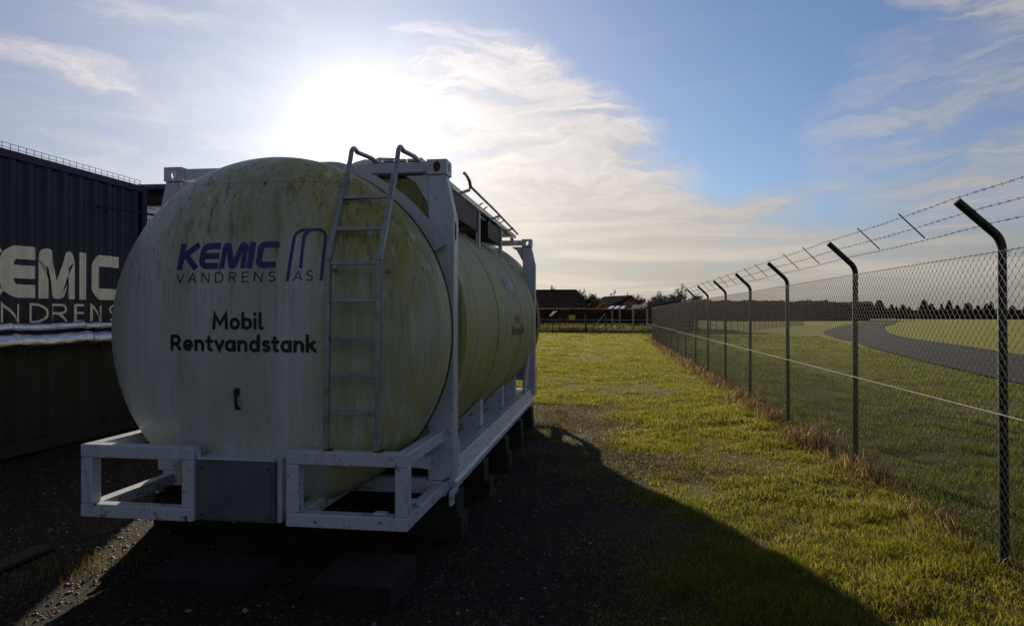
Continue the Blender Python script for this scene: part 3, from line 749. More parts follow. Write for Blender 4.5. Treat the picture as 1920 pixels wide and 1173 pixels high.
# valve cabinet between the cages
m = MB(); m.box(-2.825, -2.262, 4.395, 4.70, .375, .792); cab = m.build('valve_cabinet', M_BOX, tank, .006)
m = MB(); m.box(-2.808, -2.279, 4.386, 4.394, .392, .770); dr = m.build('cabinet_door', M_BOX, tank, .003)
m = MB(); m.box(-2.83, -2.257, 4.39, 4.71, .794, .803); m.build('cabinet_lid', M_FRAME, tank, .002)
m = MB(); m.box(-2.258, -2.222, 4.43, 4.74, .372, .81); m.build('cabinet_side', M_FRAME, tank, .003)
for cx, cz in ((-2.30, .42), (-2.30, .745), (-2.785, .42), (-2.785, .745)):
    m = MB(); m.tube([(cx, 4.378, cz), (cx, 4.387, cz)], .011, 10); m.build('bolt', M_RUST, tank)
m = MB(); m.tube([(-2.815, 4.40, .795), (-2.815, 4.40, .835)], .012, 8); m.build('hinge_pin', M_FRAME, tank); m = MB(); m.tube([(-2.268, 4.40, .795), (-2.268, 4.40, .83)], .010, 8); m.build('hinge_pin', M_FRAME, tank)
# little handle on the head
m = MB(); yy = dome_y(-2.60, 1.2)
m.tube([(-2.606, yy+.01, 1.262), (-2.606, yy-.035, 1.258), (-2.600, yy-.04, 1.20), (-2.597, yy-.035, 1.135), (-2.597, yy+.01, 1.13)], [.012, .015, .011, .012, .012], 8)
m.build('drain_handle', M_RECESS, tank)
m = MB(); m.box(-2.625, -2.59, yy-.022, yy+.01, 1.225, 1.275); m.build('handle_plate', M_RUST, tank, .003)

# ladder: square rails with a kink, round hoops at the top, flat rungs
LXL, LXR = -1.888, -1.532
def rail_y(z): return 4.425 if z < 2.16 else 4.425+(z-2.16)*.50
for xx in (LXL, LXR):
    m = MB(); m.beam((xx-.016, 4.425, .878), (xx, 4.425, 2.155), .034, .044, (0, 1, 0)); m.build('ladder_rail', M_ALU, tank, .004)
    top = 2.96
    m = MB(); m.beam((xx, rail_y(2.155), 2.15), (xx, rail_y(2.80), 2.80), .034, .046, (0, 1, 0)); m.build('ladder_rail', M_ALU, tank, .004)
    m = MB(); pts = [(xx, rail_y(2.78), 2.78), (xx, rail_y(2.92), 2.92)]
    cy, cz, rr = rail_y(2.93)+.085, 2.955, .07
    for k in range(0, 9): a = R(172-k*15); pts.append((xx, cy+rr*math.cos(a)*1.05, cz+rr*math.sin(a)))
    pts += [(xx, cy+.35, 3.035), (xx, 5.62, 3.02), (xx, 5.78, 2.90)]
    m.tube(pts, .018, 10); m.build('ladder_handrail', M_ALU, tank)
    m = MB(); m.box(xx-.03, xx+.03, 4.40, 4.45, .879, .889); m.build('ladder_foot', M_RUST, tank)
for i, zz in enumerate((1.131, 1.385, 1.638, 1.890, 2.142, 2.385, 2.625)):
    m = MB(); yy = rail_y(zz)
    m.box(LXL+.0185, LXR-.0185, yy-.019, yy+.019, zz-.014, zz+.014); m.build('ladder_rung', M_ALU, tank, .003)
for xx in (LXL, LXR):
    m = MB(); m.beam((xx, 4.45, 2.10), (xx, dome_y(xx, 2.10)+.01, 2.10), .02, .02); m.build('ladder_bracket', M_ALU, tank)

# manway housing and walkway on top
m = MB(); m.prism([(-2.60, 2.94), (-2.10, 2.94), (-2.10, 3.32), (-2.14, 3.35), (-2.30, 3.36), (-2.35, 3.34), (-2.45, 3.345), (-2.55, 3.32), (-2.60, 3.29)], 'y', 6.6, 7.4); m.build('manway_housing', M_FRAME, tank, .01)
m = MB(); m.prism([(-2.0, 2.86), (-1.60, 2.80), (-1.60, 3.06), (-2.0, 3.06)], 'y', 5.70, 8.25); m.build('spill_box', M_DARKSKIP, tank, .004)
m = MB(); m.prism([(-2.0, 2.86), (-1.60, 2.80), (-1.60, 3.03), (-2.0, 3.03)], 'y', 8.9, 9.9); m.build('spill_box', M_DARKSKIP, tank, .004)
for k in range(4):                      # walkway planks
    m = MB(); x0 = -2.0+k*.105; m.box(x0, x0+.095, 5.55, 11.30, 3.067+.002*(k % 2), 3.092); m.build('walkway_plank', M_ALU, tank, .002)
m = MB(); m.box(-1.575, -1.562, 5.55, 11.30, 3.045, 3.10); m.build('walkway_edge', M_ALU, tank, .002)
for yy in (8.2, 9.9, 11.1):
    m = MB(); m.box(-1.63, -1.58, yy, yy+.06, 2.55 if yy < 11 else 2.95, 3.045); m.build('walkway_support', M_FRAME, tank, .003)
# folded handrail
m = MB(); HX = -1.45
m.tube([(HX, 6.72, 3.20), (HX, 6.86, 3.19), (HX, 6.97, 3.17), (HX, 7.02, 3.13), (HX, 7.03, 3.10)], .018, 8)
m.tube([(HX, 7.02, 3.125), (HX, 8.5, 3.105), (HX, 10.7, 3.05)], .014, 8); m.build('folded_handrail', M_ALU, tank)
for yy in (6.98, 8.9, 10.2):
    m = MB(); m.beam((-1.57, yy-.05, 3.03), (HX, yy+.02, 3.085), .02, .03); m.build('handrail_bracket', M_ALU, tank, .003)
m = MB()
for yy in (8.1, 8.4, 9.4, 9.7): m.tube([(-1.57, yy, 3.09), (-1.54, yy, 3.12), (-1.53, yy+.05, 3.13)], .008, 6)
m.build('hook', M_RUST, tank)
# pipe work low behind the frame
m = MB(); m.tube([(-2.2, 9.2, .62), (-1.7, 9.9, .55), (-1.6, 10.2, .45)], .05, 10); m.tube([(-2.6, 8.0, .3), (-1.75, 9.3, .34)], .045, 10); m.build('drain_pipe', M_RECESS, tank)

# lettering on the head
def dome_map(u, v, lay): return Vector((u, dome_y(u, v)-.0028-lay, v))
def grid(a, b, st): return list(np.arange(a, b, st))
def head_text(strokes, x0, z0, w_, h_, shear, wd, mat, name, scale_w, butt=True, tilt=0):
    S = [[(x0+px*scale_w+shear*py*h_, z0+py*h_+px*scale_w*tilt) for px, py in s] for s in strokes]
    me = stroke_mesh(S, wd, dome_map, grid(-3.3, -1.7, .045), grid(1.3, 2.5, .045), butt)
    o = link(name, me, mat, hd); return o
g = logo_glyphs(.235)
st, W0 = layout('KEMIC', {k: v for k, v in g.items()}, .02)
h_, x0, x1 = .186, -3.085, -2.325
head_text(st, x0, 2.112, None, h_, .13, h_*.235, M_TEXTBLUE, 'blue_logo_lettering', (x1-x0)/W0, tilt=.012)
st, W0 = layout('VANDRENS', THIN, .42)
head_text(st, -3.090, 2.018, None, .066, .06, .0075, M_TEXTB, 'thin_lettering', .775/W0, tilt=.012)
st, W0 = layout('AS', THIN, .25)
head_text(st, -2.192, 2.030, None, .066, .06, .0075, M_TEXTB, 'thin_lettering', .150/W0, tilt=.012)
# twin arches of the logo
def arch(xl, xr, zb, zt, r, sh, full=True):
    p = [(xl, zb)]+[(xl+r+r*math.cos(R(a)), zt-r+r*math.sin(R(a))) for a in range(180, 89, -15)]
    p += ([(xr-r+r*math.cos(R(a)), zt-r+r*math.sin(R(a))) for a in range(90, -1, -15)]+[(xr, zb)]) if full else [(xr, zt)]
    return [(x+(z-zb)*sh, z) for x, z in p]
A1 = arch(-2.238, -2.115, 2.025, 2.385, .060, .13, False)
A2 = arch(-2.150, -1.995, 2.030, 2.388, .062, .07)
A2[0] = (A2[0][0]+.006, 2.115)
for a_, zz in ((A1, 0), (A2, 1)):
    me = stroke_mesh([a_], .022, lambda u, v, l: dome_map(u, v, l+.0004*zz), grid(-3.3, -1.7, .045), grid(1.3, 2.5, .045))
    link('logo_arch', me, M_TEXTBLUE, hd)
RG = rounded_glyphs()
st, W0 = layout('Mobil', RG, .03)
head_text(st, -2.795, 1.686, None, .119, 0, .119*.20, M_TEXTB, 'black_lettering', .392/W0, False, .004)
st, W0 = layout('Rentvandstank', RG, .03)
head_text(st, -3.128, 1.532, None, .119, 0, .119*.20, M_TEXTB, 'black_lettering', 1.112/W0, False, -.002)
# small lettering and plates far along the side of the vessel
def side_map(u, v, lay):     # u along Y, v = angle arc length from the level of the axis
    a = v/TR; return Vector((TX+(TR+.009+lay)*math.cos(a), u, TZ+(TR+.009+lay)*math.sin(a)))
def side_text(txt, glyphs, y0, v0, width, h_, wd, mat, butt=True):
    st, W0 = layout(txt, glyphs, .04)
    S = [[(y0+px*width/W0, v0+py*h_) for px, py in s] for s in st]
    me = stroke_mesh(S, wd, side_map, (), grid(-1.2, 1.2, .05), butt); return link('side_lettering', me, mat, tank)
side_text('Mobil', RG, 8.55, .02, .40, .125, .024, M_TEXTB, False)
side_text('Rentvandstank', RG, 8.25, -.13, 1.1, .125, .024, M_TEXTB, False)
side_text('KEMIC', g, 8.25, .44, .74, .18, .042, M_TEXTBLUE)
side_text('VANDRENS', THIN, 8.25, .36, .74, .06, .009, M_TEXTB)

# ------------------------------------------------------------------ blocks under the frame, slabs in the yard
def block(name, x0, x1, y0, y1, z0, z1, mat, label, cat, group=None, jitter=.006):
    m = MB(); m.box(x0, x1, y0, y1, z0, z1)
    m.v = [(a+random.uniform(-jitter, jitter), b+random.uniform(-jitter, jitter), c) for a, b, c in m.v]
    o = m.build(name, mat, None, .008); tag(o, label, cat, group); return o
tops = .358
for k, (y0, nm) in enumerate(((5.40, 'nearest'), (6.6, 'second nearest'), (7.9, 'middle'), (9.2, 'second farthest'), (10.5, 'farthest'))):
    e = empty('sleeper_stack', (-1.27, y0+.15, 0)); tag(e, 'dark timber blocks under the right rail of the tank, '+nm+' of the five stacks', 'timber blocks', 'timber blocks under the tank frame')
    for q in range(2):
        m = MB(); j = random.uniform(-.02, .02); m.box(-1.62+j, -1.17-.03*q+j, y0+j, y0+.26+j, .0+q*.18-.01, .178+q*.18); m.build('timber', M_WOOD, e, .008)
for k, (y0, nm) in enumerate(((5.40, 'near'), (10.5, 'far'))):
    e = empty('sleeper_stack', (-3.7, y0+.15, 0)); tag(e, 'dark timber blocks under the left rail of the tank at its '+nm+' end', 'timber blocks', 'timber blocks under the tank frame')
    for q in range(2):
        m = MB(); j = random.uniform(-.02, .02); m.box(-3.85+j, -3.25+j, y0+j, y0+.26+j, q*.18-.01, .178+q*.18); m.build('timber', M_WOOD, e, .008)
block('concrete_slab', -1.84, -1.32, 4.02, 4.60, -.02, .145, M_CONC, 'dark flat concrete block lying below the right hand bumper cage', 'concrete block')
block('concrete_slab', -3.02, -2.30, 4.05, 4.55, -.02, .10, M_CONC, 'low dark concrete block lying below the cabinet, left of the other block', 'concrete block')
block('loose_plank', -4.35, -4.19, 3.9, 4.7, 0.0, .03, M_WOOD, 'weathered plank lying in the sun streak by the left cage', 'plank')

# ------------------------------------------------------------------ container on the left
CX = -7.30
PIT, AMP = .278, .036
def corr(y):
    """depth of the corrugated wall at y: outer face 0, inner -AMP"""
    t = ((y-5.0) % PIT)/PIT
    if t < .26: return 0
    if t < .5: return -AMP*(t-.26)/.24
    if t < .76: return -AMP
    return -AMP*(1-(t-.76)/.24)
Y0C, Y1C = -2.15, 10.02
bands = sorted(set([Y0C+.12, Y1C-.12]+[5.0+k*PIT+f*PIT for k in range(-30, 22) for f in (0, .26, .5, .76) if Y0C+.13 < 5.0+k*PIT+f*PIT < Y1C-.13]))
box = empty('shipping_container', (CX-1.2, 4, 1.45)); tag(box, 'dark navy corrugated steel container with white lettering, left of the tank', 'container')
m = MB()
v = [(CX-.02+corr(y), y, z) for y in bands for z in (1.62, 3.70)]
m.add(v, [(2*i, 2*i+2, 2*i+3, 2*i+1) for i in range(len(bands)-1)]); wall = m.build('side_wall', M_NAVY, box)
m = MB(); m.box(CX-2.42, CX-.10, Y0C, Y1C, 1.5, 1.52); m.box(CX-2.42, CX-.10, Y0C, Y1C, 3.76, 3.785); m.build('roof_and_floor', M_NAVY, box)
m = MB(); m.box(CX-2.43, CX-2.40, Y0C, Y1C, 1.52, 3.76); m.build('far_wall', M_NAVY, box)
for yy in (Y0C, Y1C-.03):
    m = MB(); m.box(CX-2.40, CX-.12, yy+.01, yy+.04 if yy < 0 else yy+.02, 1.52, 3.76); m.build('end_wall', M_NAVY, box)
for z0, z1 in ((3.70, 3.80), (1.50, 1.64)):
    m = MB(); m.box(CX-.085, CX, Y0C+.12, Y1C-.12, z0, z1); m.build('long_rail', M_NAVY, box, .008)
for yy in (Y0C, Y1C-.118):
    m = MB(); m.prism([(CX-.16, yy), (CX-.02, yy), (CX, yy+.02), (CX, yy+.10), (CX-.02, yy+.118), (CX-.16, yy+.118)], 'z', 1.5, 3.82); m.build('corner_post', M_NAVY, box, .01)
# lettering, cut along the folds so that it follows them
def wall_map(u, v, lay): return Vector((CX-.02+corr(u)+.0035+lay, u, v))
fold = [b for b in bands if b > 4.5]
def wall_text(strokes, y0, z0, sw, h_, wd, butt=True, shear=0):
    S = [[(y0+px*sw+shear*py*h_, z0+py*h_) for px, py in s] for s in strokes]
    me = stroke_mesh(S, wd, wall_map, fold, (), butt); return link('white_lettering', me, M_TEXTW, wall)
h_ = .66
gg = logo_glyphs(.26)
def place(ch, glyphs, ya, yb, z0, h_, wd, shear=0):
    adv, stx = glyphs[ch]; xs_ = [p[0] for s in stx for p in s]; ext = max(xs_)-min(xs_) if len(stx) > 1 or ch != 'I' else 1
    lo, hi = min(xs_), max(xs_)
    if ch == "I": S = [[((ya+yb)/2+0*px, z0+py*h_) for px, py in s] for s in stx]
    else:
        lo2 = ya+(wd/2 if ch in 'EKC' else 0); hi2 = yb
        S = [[(lo2+(px-lo)/(hi-lo)*(hi2-lo2), z0+py*h_) for px, py in s] for s in stx]
    me = stroke_mesh(S, wd, wall_map, fold, (), True); return link('white_lettering', me, M_TEXTW, wall)
for ch, ya, yb in (('K', 6.80, 7.385), ('E', 7.38, 7.90), ('M', 7.96, 8.56), ('I', 8.60, 8.79), ('C', 8.86, 9.41)):
    place(ch, gg, ya, yb, 1.99, .655, .165)
for ch, ya, yb in (('V', 6.70, 6.92), ('A', 7.02, 7.26), ('N', 7.42, 7.65), ('D', 7.80, 8.07), ('R', 8.18, 8.39), ('E', 8.57, 8.74), ('N', 8.86, 9.06), ('S', 9.20, 9.40)):
    adv, stx = THIN[ch]; xs_ = [p[0] for s in stx for p in s]; lo, hi = min(xs_), max(xs_)
    S = [[(ya+(px-lo)/(hi-lo)*(yb-ya), 1.685+py*.225) for px, py in s] for s in stx]
    link('white_lettering', stroke_mesh(S, .030, wall_map, fold, (), True), M_TEXTW, wall)
# light cable tray along the top edge
tray = MB()
for zz in (3.835, 3.885): tray.tube([(CX-.05, Y0C+.1, zz), (CX-.05, Y1C-.1, zz)], .0035, 5)
for k in range(56): y = 3.4+k*.118; tray.box(CX-.052, CX-.048, y-.003, y+.003, 3.802, 3.885)
tray.build('edge_railing', M_BARB, box)
# low dark box below it
low = empty('lower_container', (CX-1.2, 4, 0)); tag(low, 'low dark ribbed steel container on the ground under the navy one', 'container')
def corr2(y):
    t = ((y-5.0) % .52)/.52
    return 0 if t < .3 else -.05*(t-.3)/.15 if t < .45 else -.05 if t < .85 else -.05*(1-(t-.85)/.15)
b2 = sorted(set([Y0C, 10.9]+[5.0+k*.52+f*.52 for k in range(-20, 20) for f in (0, .3, .45, .85) if Y0C < 5.0+k*.52+f*.52 < 10.9]))
m = MB(); m.add([(CX-.04+corr2(y), y, z) for y in b2 for z in (.16, 1.38)], [(2*i, 2*i+2, 2*i+3, 2*i+1) for i in range(len(b2)-1)]); m.build('side_wall', M_DARKSKIP, low)
m = MB(); m.box(CX-2.42, CX-.10, Y0C, 10.9, .12, .16); m.box(CX-2.42, CX-.10, Y0C, 10.9, 1.40, 1.44); m.build('deck', M_DARKSKIP, low)
m = MB(); m.box(CX-.12, CX, Y0C, 10.9, .02, .17); m.build('bottom_rail', M_DARKSKIP, low, .01)
m = MB(); m.box(CX-.12, CX, Y0C, 10.9, 1.375, 1.495); m.build('top_rail', M_DARKSKIP, low, .01)
m = MB(); m.box(CX-2.4, CX-.12, 10.86, 10.9, .16, 1.40); m.box(CX-2.43, CX-2.40, Y0C, 10.86, .12, 1.42); m.build('end_wall', M_DARKSKIP, low)
# foil wrapped pipes on brackets in front
def foil_pipe(x, z, r, y0, y1, label):
    e = empty('insulated_pipe', (x, (y0+y1)/2, z-r)); tag(e, label, 'pipe', 'foil wrapped pipes along the container')
    seg = 1.15; y = y0; k = 0
    while y < y1:
        yb = min(y+seg, y1); m = MB(); n = 14; pts = []; rs = []
        for i in range(n+1):
            t = i/n; pts.append((x+.006*math.sin(9*t+k), y+(yb-y)*t, z+.008*math.sin(5*t+2*k)-.01*math.sin(math.pi*t)))
            rs.append(r*(1+.05*math.sin(t*23+k*3)+(.09 if i in (0, n) else 0)))
        m.tube(pts, rs, 20); m.build('foil_sleeve', M_FOIL, e)
        y = yb+.002; k += 1
    m = MB(); yy = y0+.6
    while yy < y1: m.box(CX, x+.01, yy, yy+.03, z-r-.03, z-r-.005); yy += 2.0
    m.build('pipe_bracket', M_DARKSKIP, e)
foil_pipe(-7.06, 1.455, .092, -1.9, 11.0, 'thick crinkled silver foil wrapped pipe in front of the container, the lower of two')
foil_pipe(-7.14, 1.63, .050, -1.9, 11.0, 'thin silver foil wrapped pipe running above the thicker one')
# things at the far end of the container
e = empty('blue_shelter', (-7.6, 11.8, 0)); tag(e, 'dark blue roofed shelter with a foil clad flank, seen between the container and the tank', 'shelter')  # right end, hidden by the tank, widened to narrow the sun streak
m = MB(); m.prism([(-8.6, 3.97), (-6.38, 3.97), (-6.38, 4.04), (-8.6, 4.06)], 'y', 11.0, 11.7); m.build('roof', simple('blue_sheet', (.03, .05, .11), (.05, .08, .16), 5, .5), e, .01)
m = MB(); m.box(-8.3, -6.40, 11.2, 11.6, 3.72, 3.97); m.build('fascia', M_RECESS, e)
m = MB(); m.box(-8.25, -6.42, 11.25, 11.55, 0, 3.72); m.build('wall', M_FOIL, e)
for zz in (3.45, 2.9, 2.2):
    m = MB(); m.box(-8.26, -6.41, 11.235, 11.25, zz, zz+.02); m.build('joint_strip', M_RECESS, e)
m = MB(); m.tube([(-7.29, 8.9, 3.33), (-6.9, 9.75, 3.30), (-6.75, 10.1, 3.30)], .016, 8); o = m.build('wooden_pole', M_WOOD); tag(o, 'thin wooden pole sticking out near the top of the navy container', 'pole')
m = MB(); m.tube([(-7.22, 9.93+.11*math.sin(R(a)), 2.82+.20*math.cos(R(a))) for a in range(-90, 91, 12)], .022, 8, True); o = m.build('hose_loop', M_GALV); tag(o, 'pale grey hose loop hanging at the end of the navy container', 'hose')

# ------------------------------------------------------------------ mesh fence
def post_mesh(nb=8):
    m = MB(); pts = [(0, 0, -.3), (0, 0, 2.27)]; rc = .16
    for k in range(1, nb+1): a = R(46*k/nb); pts.append((-rc+rc*math.cos(a), 0, 2.27+rc*math.sin(a)))
    x, _, z = pts[-1]; pts.append((x-.335*math.sin(R(46)), 0, z+.335*math.cos(R(46))))
    m.tube(pts, .030, 14); return m.mesh('post')
WP = [(-.300, 2.655), (-.205, 2.560), (-.100, 2.465)]       # the three barbed strands, relative to the post
CELL = .0395
def panel_mesh(length, coarse=1, z1=2.255, z0=-.02):
    """woven diamond mesh over one bay: zigzag pickets hooked into each other"""
    c = CELL*coarse; npk = int(round(length/c)); nz = int((z1-z0)/c); r = .0019*(1 if coarse == 1 else coarse*.8)
    V = []; F = []
    zz = z1-np.arange(nz+1)*c
    fine = coarse == 1
    for i in range(npk):
        y0 = i*length/npk; c2 = length/npk; y = y0+((np.arange(nz+1)+i) % 2)*c2; x = np.where(np.arange(nz+1) % 2 == 0, r, -r)*(1 if i % 2 else -1)
        base = len(V); rows = []
        for k in range(nz+1):
            if fine: rows += [(x[k]*.6, y[k], zz[k]+c*.17), (x[k], y[k], zz[k]-c*.17)]
            else: rows.append((x[k], y[k], zz[k]))
        for px, py, pz in rows: V += [(px+r, py, pz), (px-r*.5, py+r*.87, pz), (px-r*.5, py-r*.87, pz)]
        for k in range(len(rows)-1):
            a = base+3*k
            for q in range(3): F.append((a+q, a+(q+1) % 3, a+3+(q+1) % 3, a+3+q))
    me = bpy.data.meshes.new('mesh_panel'); me.from_pydata(V, [], F); me.update(); return me
def strand_mesh(length, barbs=True):
    m = MB(); sag = .012
    n = 6
    m.tube([(0, length*i/n, -sag*math.sin(math.pi*i/n)) for i in range(n+1)], .0022, 5)
    if barbs:
        k = int(length/.105)
        for i in range(k):
            y = (i+.5)*length/k; z = -sag*math.sin(math.pi*y/length); a = random.uniform(0, 3.14)
            for d in (a, a+1.4):
                dx, dz = math.cos(d)*.013, math.sin(d)*.013
                m.tube([(-dx, y-.004, z-dz), (dx, y+.004, z+dz)], .0016, 3)
    return m.mesh('barbed_strand')
def fence(name, start, dirv, spacing, count, label, group=None, coarse=1, barbs=True, top_arm=True, mesh_from=0, first=0):
    ang = math.atan2(-dirv[0], dirv[1]); e = empty(name, (start[0], start[1], 0), ang); tag(e, label, 'fence', group)
    pm = post_mesh(); pan = panel_mesh(spacing, coarse); stm = strand_mesh(spacing, barbs)
    tw = MB(); tw.tube([(0, 0, 0), (0, spacing, 0)], .0028, 5); twm = tw.mesh('wire'); twd = tw.mesh('wire')
    rod = MB(); rod.beam((WP[0][0]-.006, 0, WP[0][1]+.012), (WP[2][0]+.006, 0, WP[2][1]-.012), .010, .004, (0, 1, 0)); rm = rod.mesh('spacer_bar')
    tm_ = MB(); tm_.tube([(.034*math.cos(R(a)), .034*math.sin(R(a)), .003*math.sin(R(a*2))) for a in range(0, 361, 30)]+[(-.04, .012, .0)], .0022, 4); tie = tm_.mesh('tie_wire')
    def kid(n, me, mat, loc):
        o = bpy.data.objects.new(n, me); col.objects.link(o); o.parent = e; o.location = loc
        if not me.materials: me.materials.append(mat)
        return o
    for i in range(first, count+1):
        po = kid('post', pm, M_POST, (0, i*spacing, 0)); po.rotation_euler = (R(random.uniform(-.7, .7)), R(random.uniform(-.4, .4)), R(random.uniform(-3, 3)))
        if coarse == 1:
            for zt in (2.25, 1.10): kid('tie_wire', tie, M_GALV, (0, i*spacing, zt))
        if i == count: break
        kid('mesh_panel', pan, M_WIRE, (-.036, i*spacing, 0))
        for (wx, wz) in WP: kid('barbed_strand', stm, M_BARB, (wx-.022, i*spacing, wz-.022))
        o = kid('tension_wire', twm, M_TENS, (-.042, i*spacing, 1.10)); o = kid('top_wire', twd, M_BARB, (-.04, i*spacing, 2.25))
        kid('bottom_wire', twd, M_BARB, (-.04, i*spacing, .025))
        for q in (1/3, 2/3): kid('spacer_bar', rm, M_BARB, (-.012, (i+q)*spacing, 0))
    return e
fence('mesh_fence', (2.76, 5.32-3*3.0), (0, 1), 3.0, 17, 'long diamond mesh fence with bent posts and barbed wire, right of the grass strip')
fence('mesh_fence', (2.76, 47.32), (.37, .93), 3.0, 26, 'far mesh fence running on from the corner across the field towards the woods', coarse=2, barbs=False)
# tie wires on the near posts are the pale rings just above the mesh
for i in (3, 4):
    pass

# low post and wire fence at the end of the grass strip
xf = empty('wire_fence', (-3, 67, 0)); tag(xf, 'thin post and wire fence across the far end of the grass strip', 'fence')
for x in (-11.5, -9.0, -6.9, -4.92, -2.42, -.49, 4.6, 7.0, 9.3):
    m = MB(); m.tube([(x, 67, -.1), (x, 67, 1.65 if x != -2.42 else 1.8)], .05 if x != -2.42 else .09, 8); m.build('post', M_POST, xf)
for zz in (.25, .55, .9, 1.25):
    m = MB(); m.tube([(-11.5, 67, zz), (9.3, 67, zz)], .012, 5); m.build('wire', M_GALV, xf)
for zz in (.05, .18):
    m = MB(); m.box(-11.5, 4, 66.9, 66.94, zz, zz+.06); m.build('low_rail', simple('faded_board', (.20, .13, .08), (.32, .22, .14), 2, .8) if zz < .1 else bpy.data.materials['faded_board'], xf)
m = MB(); m.beam((-2.1, 64.6, .05), (-.52, 64.6, 1.86), .10, .14, (0, 1, 0)); o = m.build('brace_pole', simple('pale_pole', (.24, .19, .15), (.36, .29, .23), 2, .8)); tag(o, 'pale slanting brace pole leaning at the far end of the grass strip', 'pole')
M_PALE = simple('pale_concrete_post', (.20, .19, .17), (.32, .30, .27), 3, .85)
for k, (x, hh, pl) in enumerate(((.12, 2.45, 'leftmost'), (.83, 2.35, 'second from the left'), (2.11, 2.35, 'third from the left'), (3.43, 2.3, 'rightmost'))):
    m = MB(); m.box(x-.07, x+.07, 66.6, 66.74, 0, hh); o = m.build('concrete_post', M_PALE, None, .02); tag(o, 'tall pale concrete post by the far fence corner, '+pl+' of four', 'post', 'tall pale posts by the far corner')
for k, (xa, xb) in enumerate(((.3, .95), (.95, 1.35))):
    m = MB(); m.beam((xa+.1, 66.2, 1.0-.1*k), (xb+.15, 66.2, .02), .07, .07, (0, 1, 0)); o = m.build('brace_strut', M_PALE); tag(o, ('left' if k == 0 else 'right')+' of two short slanting struts at the foot of the pale posts', 'strut')
# warning sign on the far fence and a tilted lamp
e = empty('notice_board', (-3.7, 66.85, 0)); tag(e, 'small square yellow green sign on the far wire fence', 'sign')
m = MB(); m.box(-4.05, -3.42, 66.78, 66.81, 1.25, 1.70); m.build('board', simple('yellow_board', (.34, .33, .06), (.44, .42, .10), 2, .6), e, .01)
m = MB(); m.box(-3.76, -3.71, 66.82, 66.86, 0, 1.68); m.build('stake', M_POST, e)
e = empty('floodlight', (-5.2, 61.5, 0)); tag(e, 'small tilted floodlight with a shiny top on a pole left of the yellow green sign', 'lamp')
m = MB(); m.tube([(-5.2, 61.5, 0), (-5.2, 61.5, 1.55)], .04, 8); m.build('pole', M_POST, e)
m = MB(); m.prism([(-5.45, 1.60), (-5.35, 1.55), (-4.80, 2.00), (-4.78, 2.10), (-5.05, 2.05)], 'y', 61.3, 61.8); m.build('lamp_head', simple('bright_metal', (.7, .7, .68), (.85, .85, .82), 3, .25, .6), e, .02)

# ------------------------------------------------------------------ buildings in the distance
M_ROOF1 = simple('dark_thatch', (.05, .037, .028), (.09, .066, .048), 1.5, 1.0)
M_ROOF1.node_tree.nodes['Principled BSDF'].inputs['Specular IOR Level'].default_value = 0
M_ROOF2 = simple('grey_slate', (.035, .033, .032), (.06, .056, .052), 1.5, 1.0)
M_ROOF2.node_tree.nodes['Principled BSDF'].inputs['Specular IOR Level'].default_value = 0
M_TEAL = simple('teal_sheet', (.04, .06, .065), (.06, .085, .09), 1, .9, 0)
M_TEAL.node_tree.nodes['Principled BSDF'].inputs['Specular IOR Level'].default_value = .1
M_YEL = simple('yellow_render', (.30, .20, .07), (.38, .26, .10), 1, .8)
M_BRK = simple('brick_wall', (.09, .045, .03), (.14, .07, .045), 4, .85)
M_GLASS = simple('dark_window', (.01, .012, .015), (.02, .022, .025), 1, .1, 0, 0)
def hip_house():
    e = empty('thatched_house', (-12, 98, 0)); tag(e, 'long low house with a big dark hipped roof behind the hedge', 'house')
    m = MB(); m.box(-21, -3.9, 92.8, 103, 0, 2.6); m.build('wall', M_BRK, e)
    m = MB(); x0, x1, y0, y1, zr = -21.6, -3.3, 92.2, 103.6, 5.25
    m.add([(x0, y0, 2.5), (x1, y0, 2.5), (x1, y1, 2.5), (x0, y1, 2.5), (x0+1.5, 97.9, zr), (x1-1.4, 97.9, zr-.12)], [(0, 1, 5, 4), (1, 2, 5), (2, 3, 4, 5), (3, 0, 4), (0, 3, 2, 1)])
    rf = m.build('roof', M_ROOF1, e); m = MB(); m.box(-20.0, -4.8, 97.7, 98.1, zr-.12, zr+.05); m.build('ridge_cap', M_ROOF1, rf)
    for x in (-18, -14.5, -11, -7.5):
        m = MB(); m.box(x, x+1.1, 92.74, 92.79, 1.0, 2.1); m.build('window', M_GLASS, e)
    m = MB(); m.box(-6.0, -5.1, 92.74, 92.79, 0.0, 2.0); m.build('door', M_WOOD, e)
hip_house()
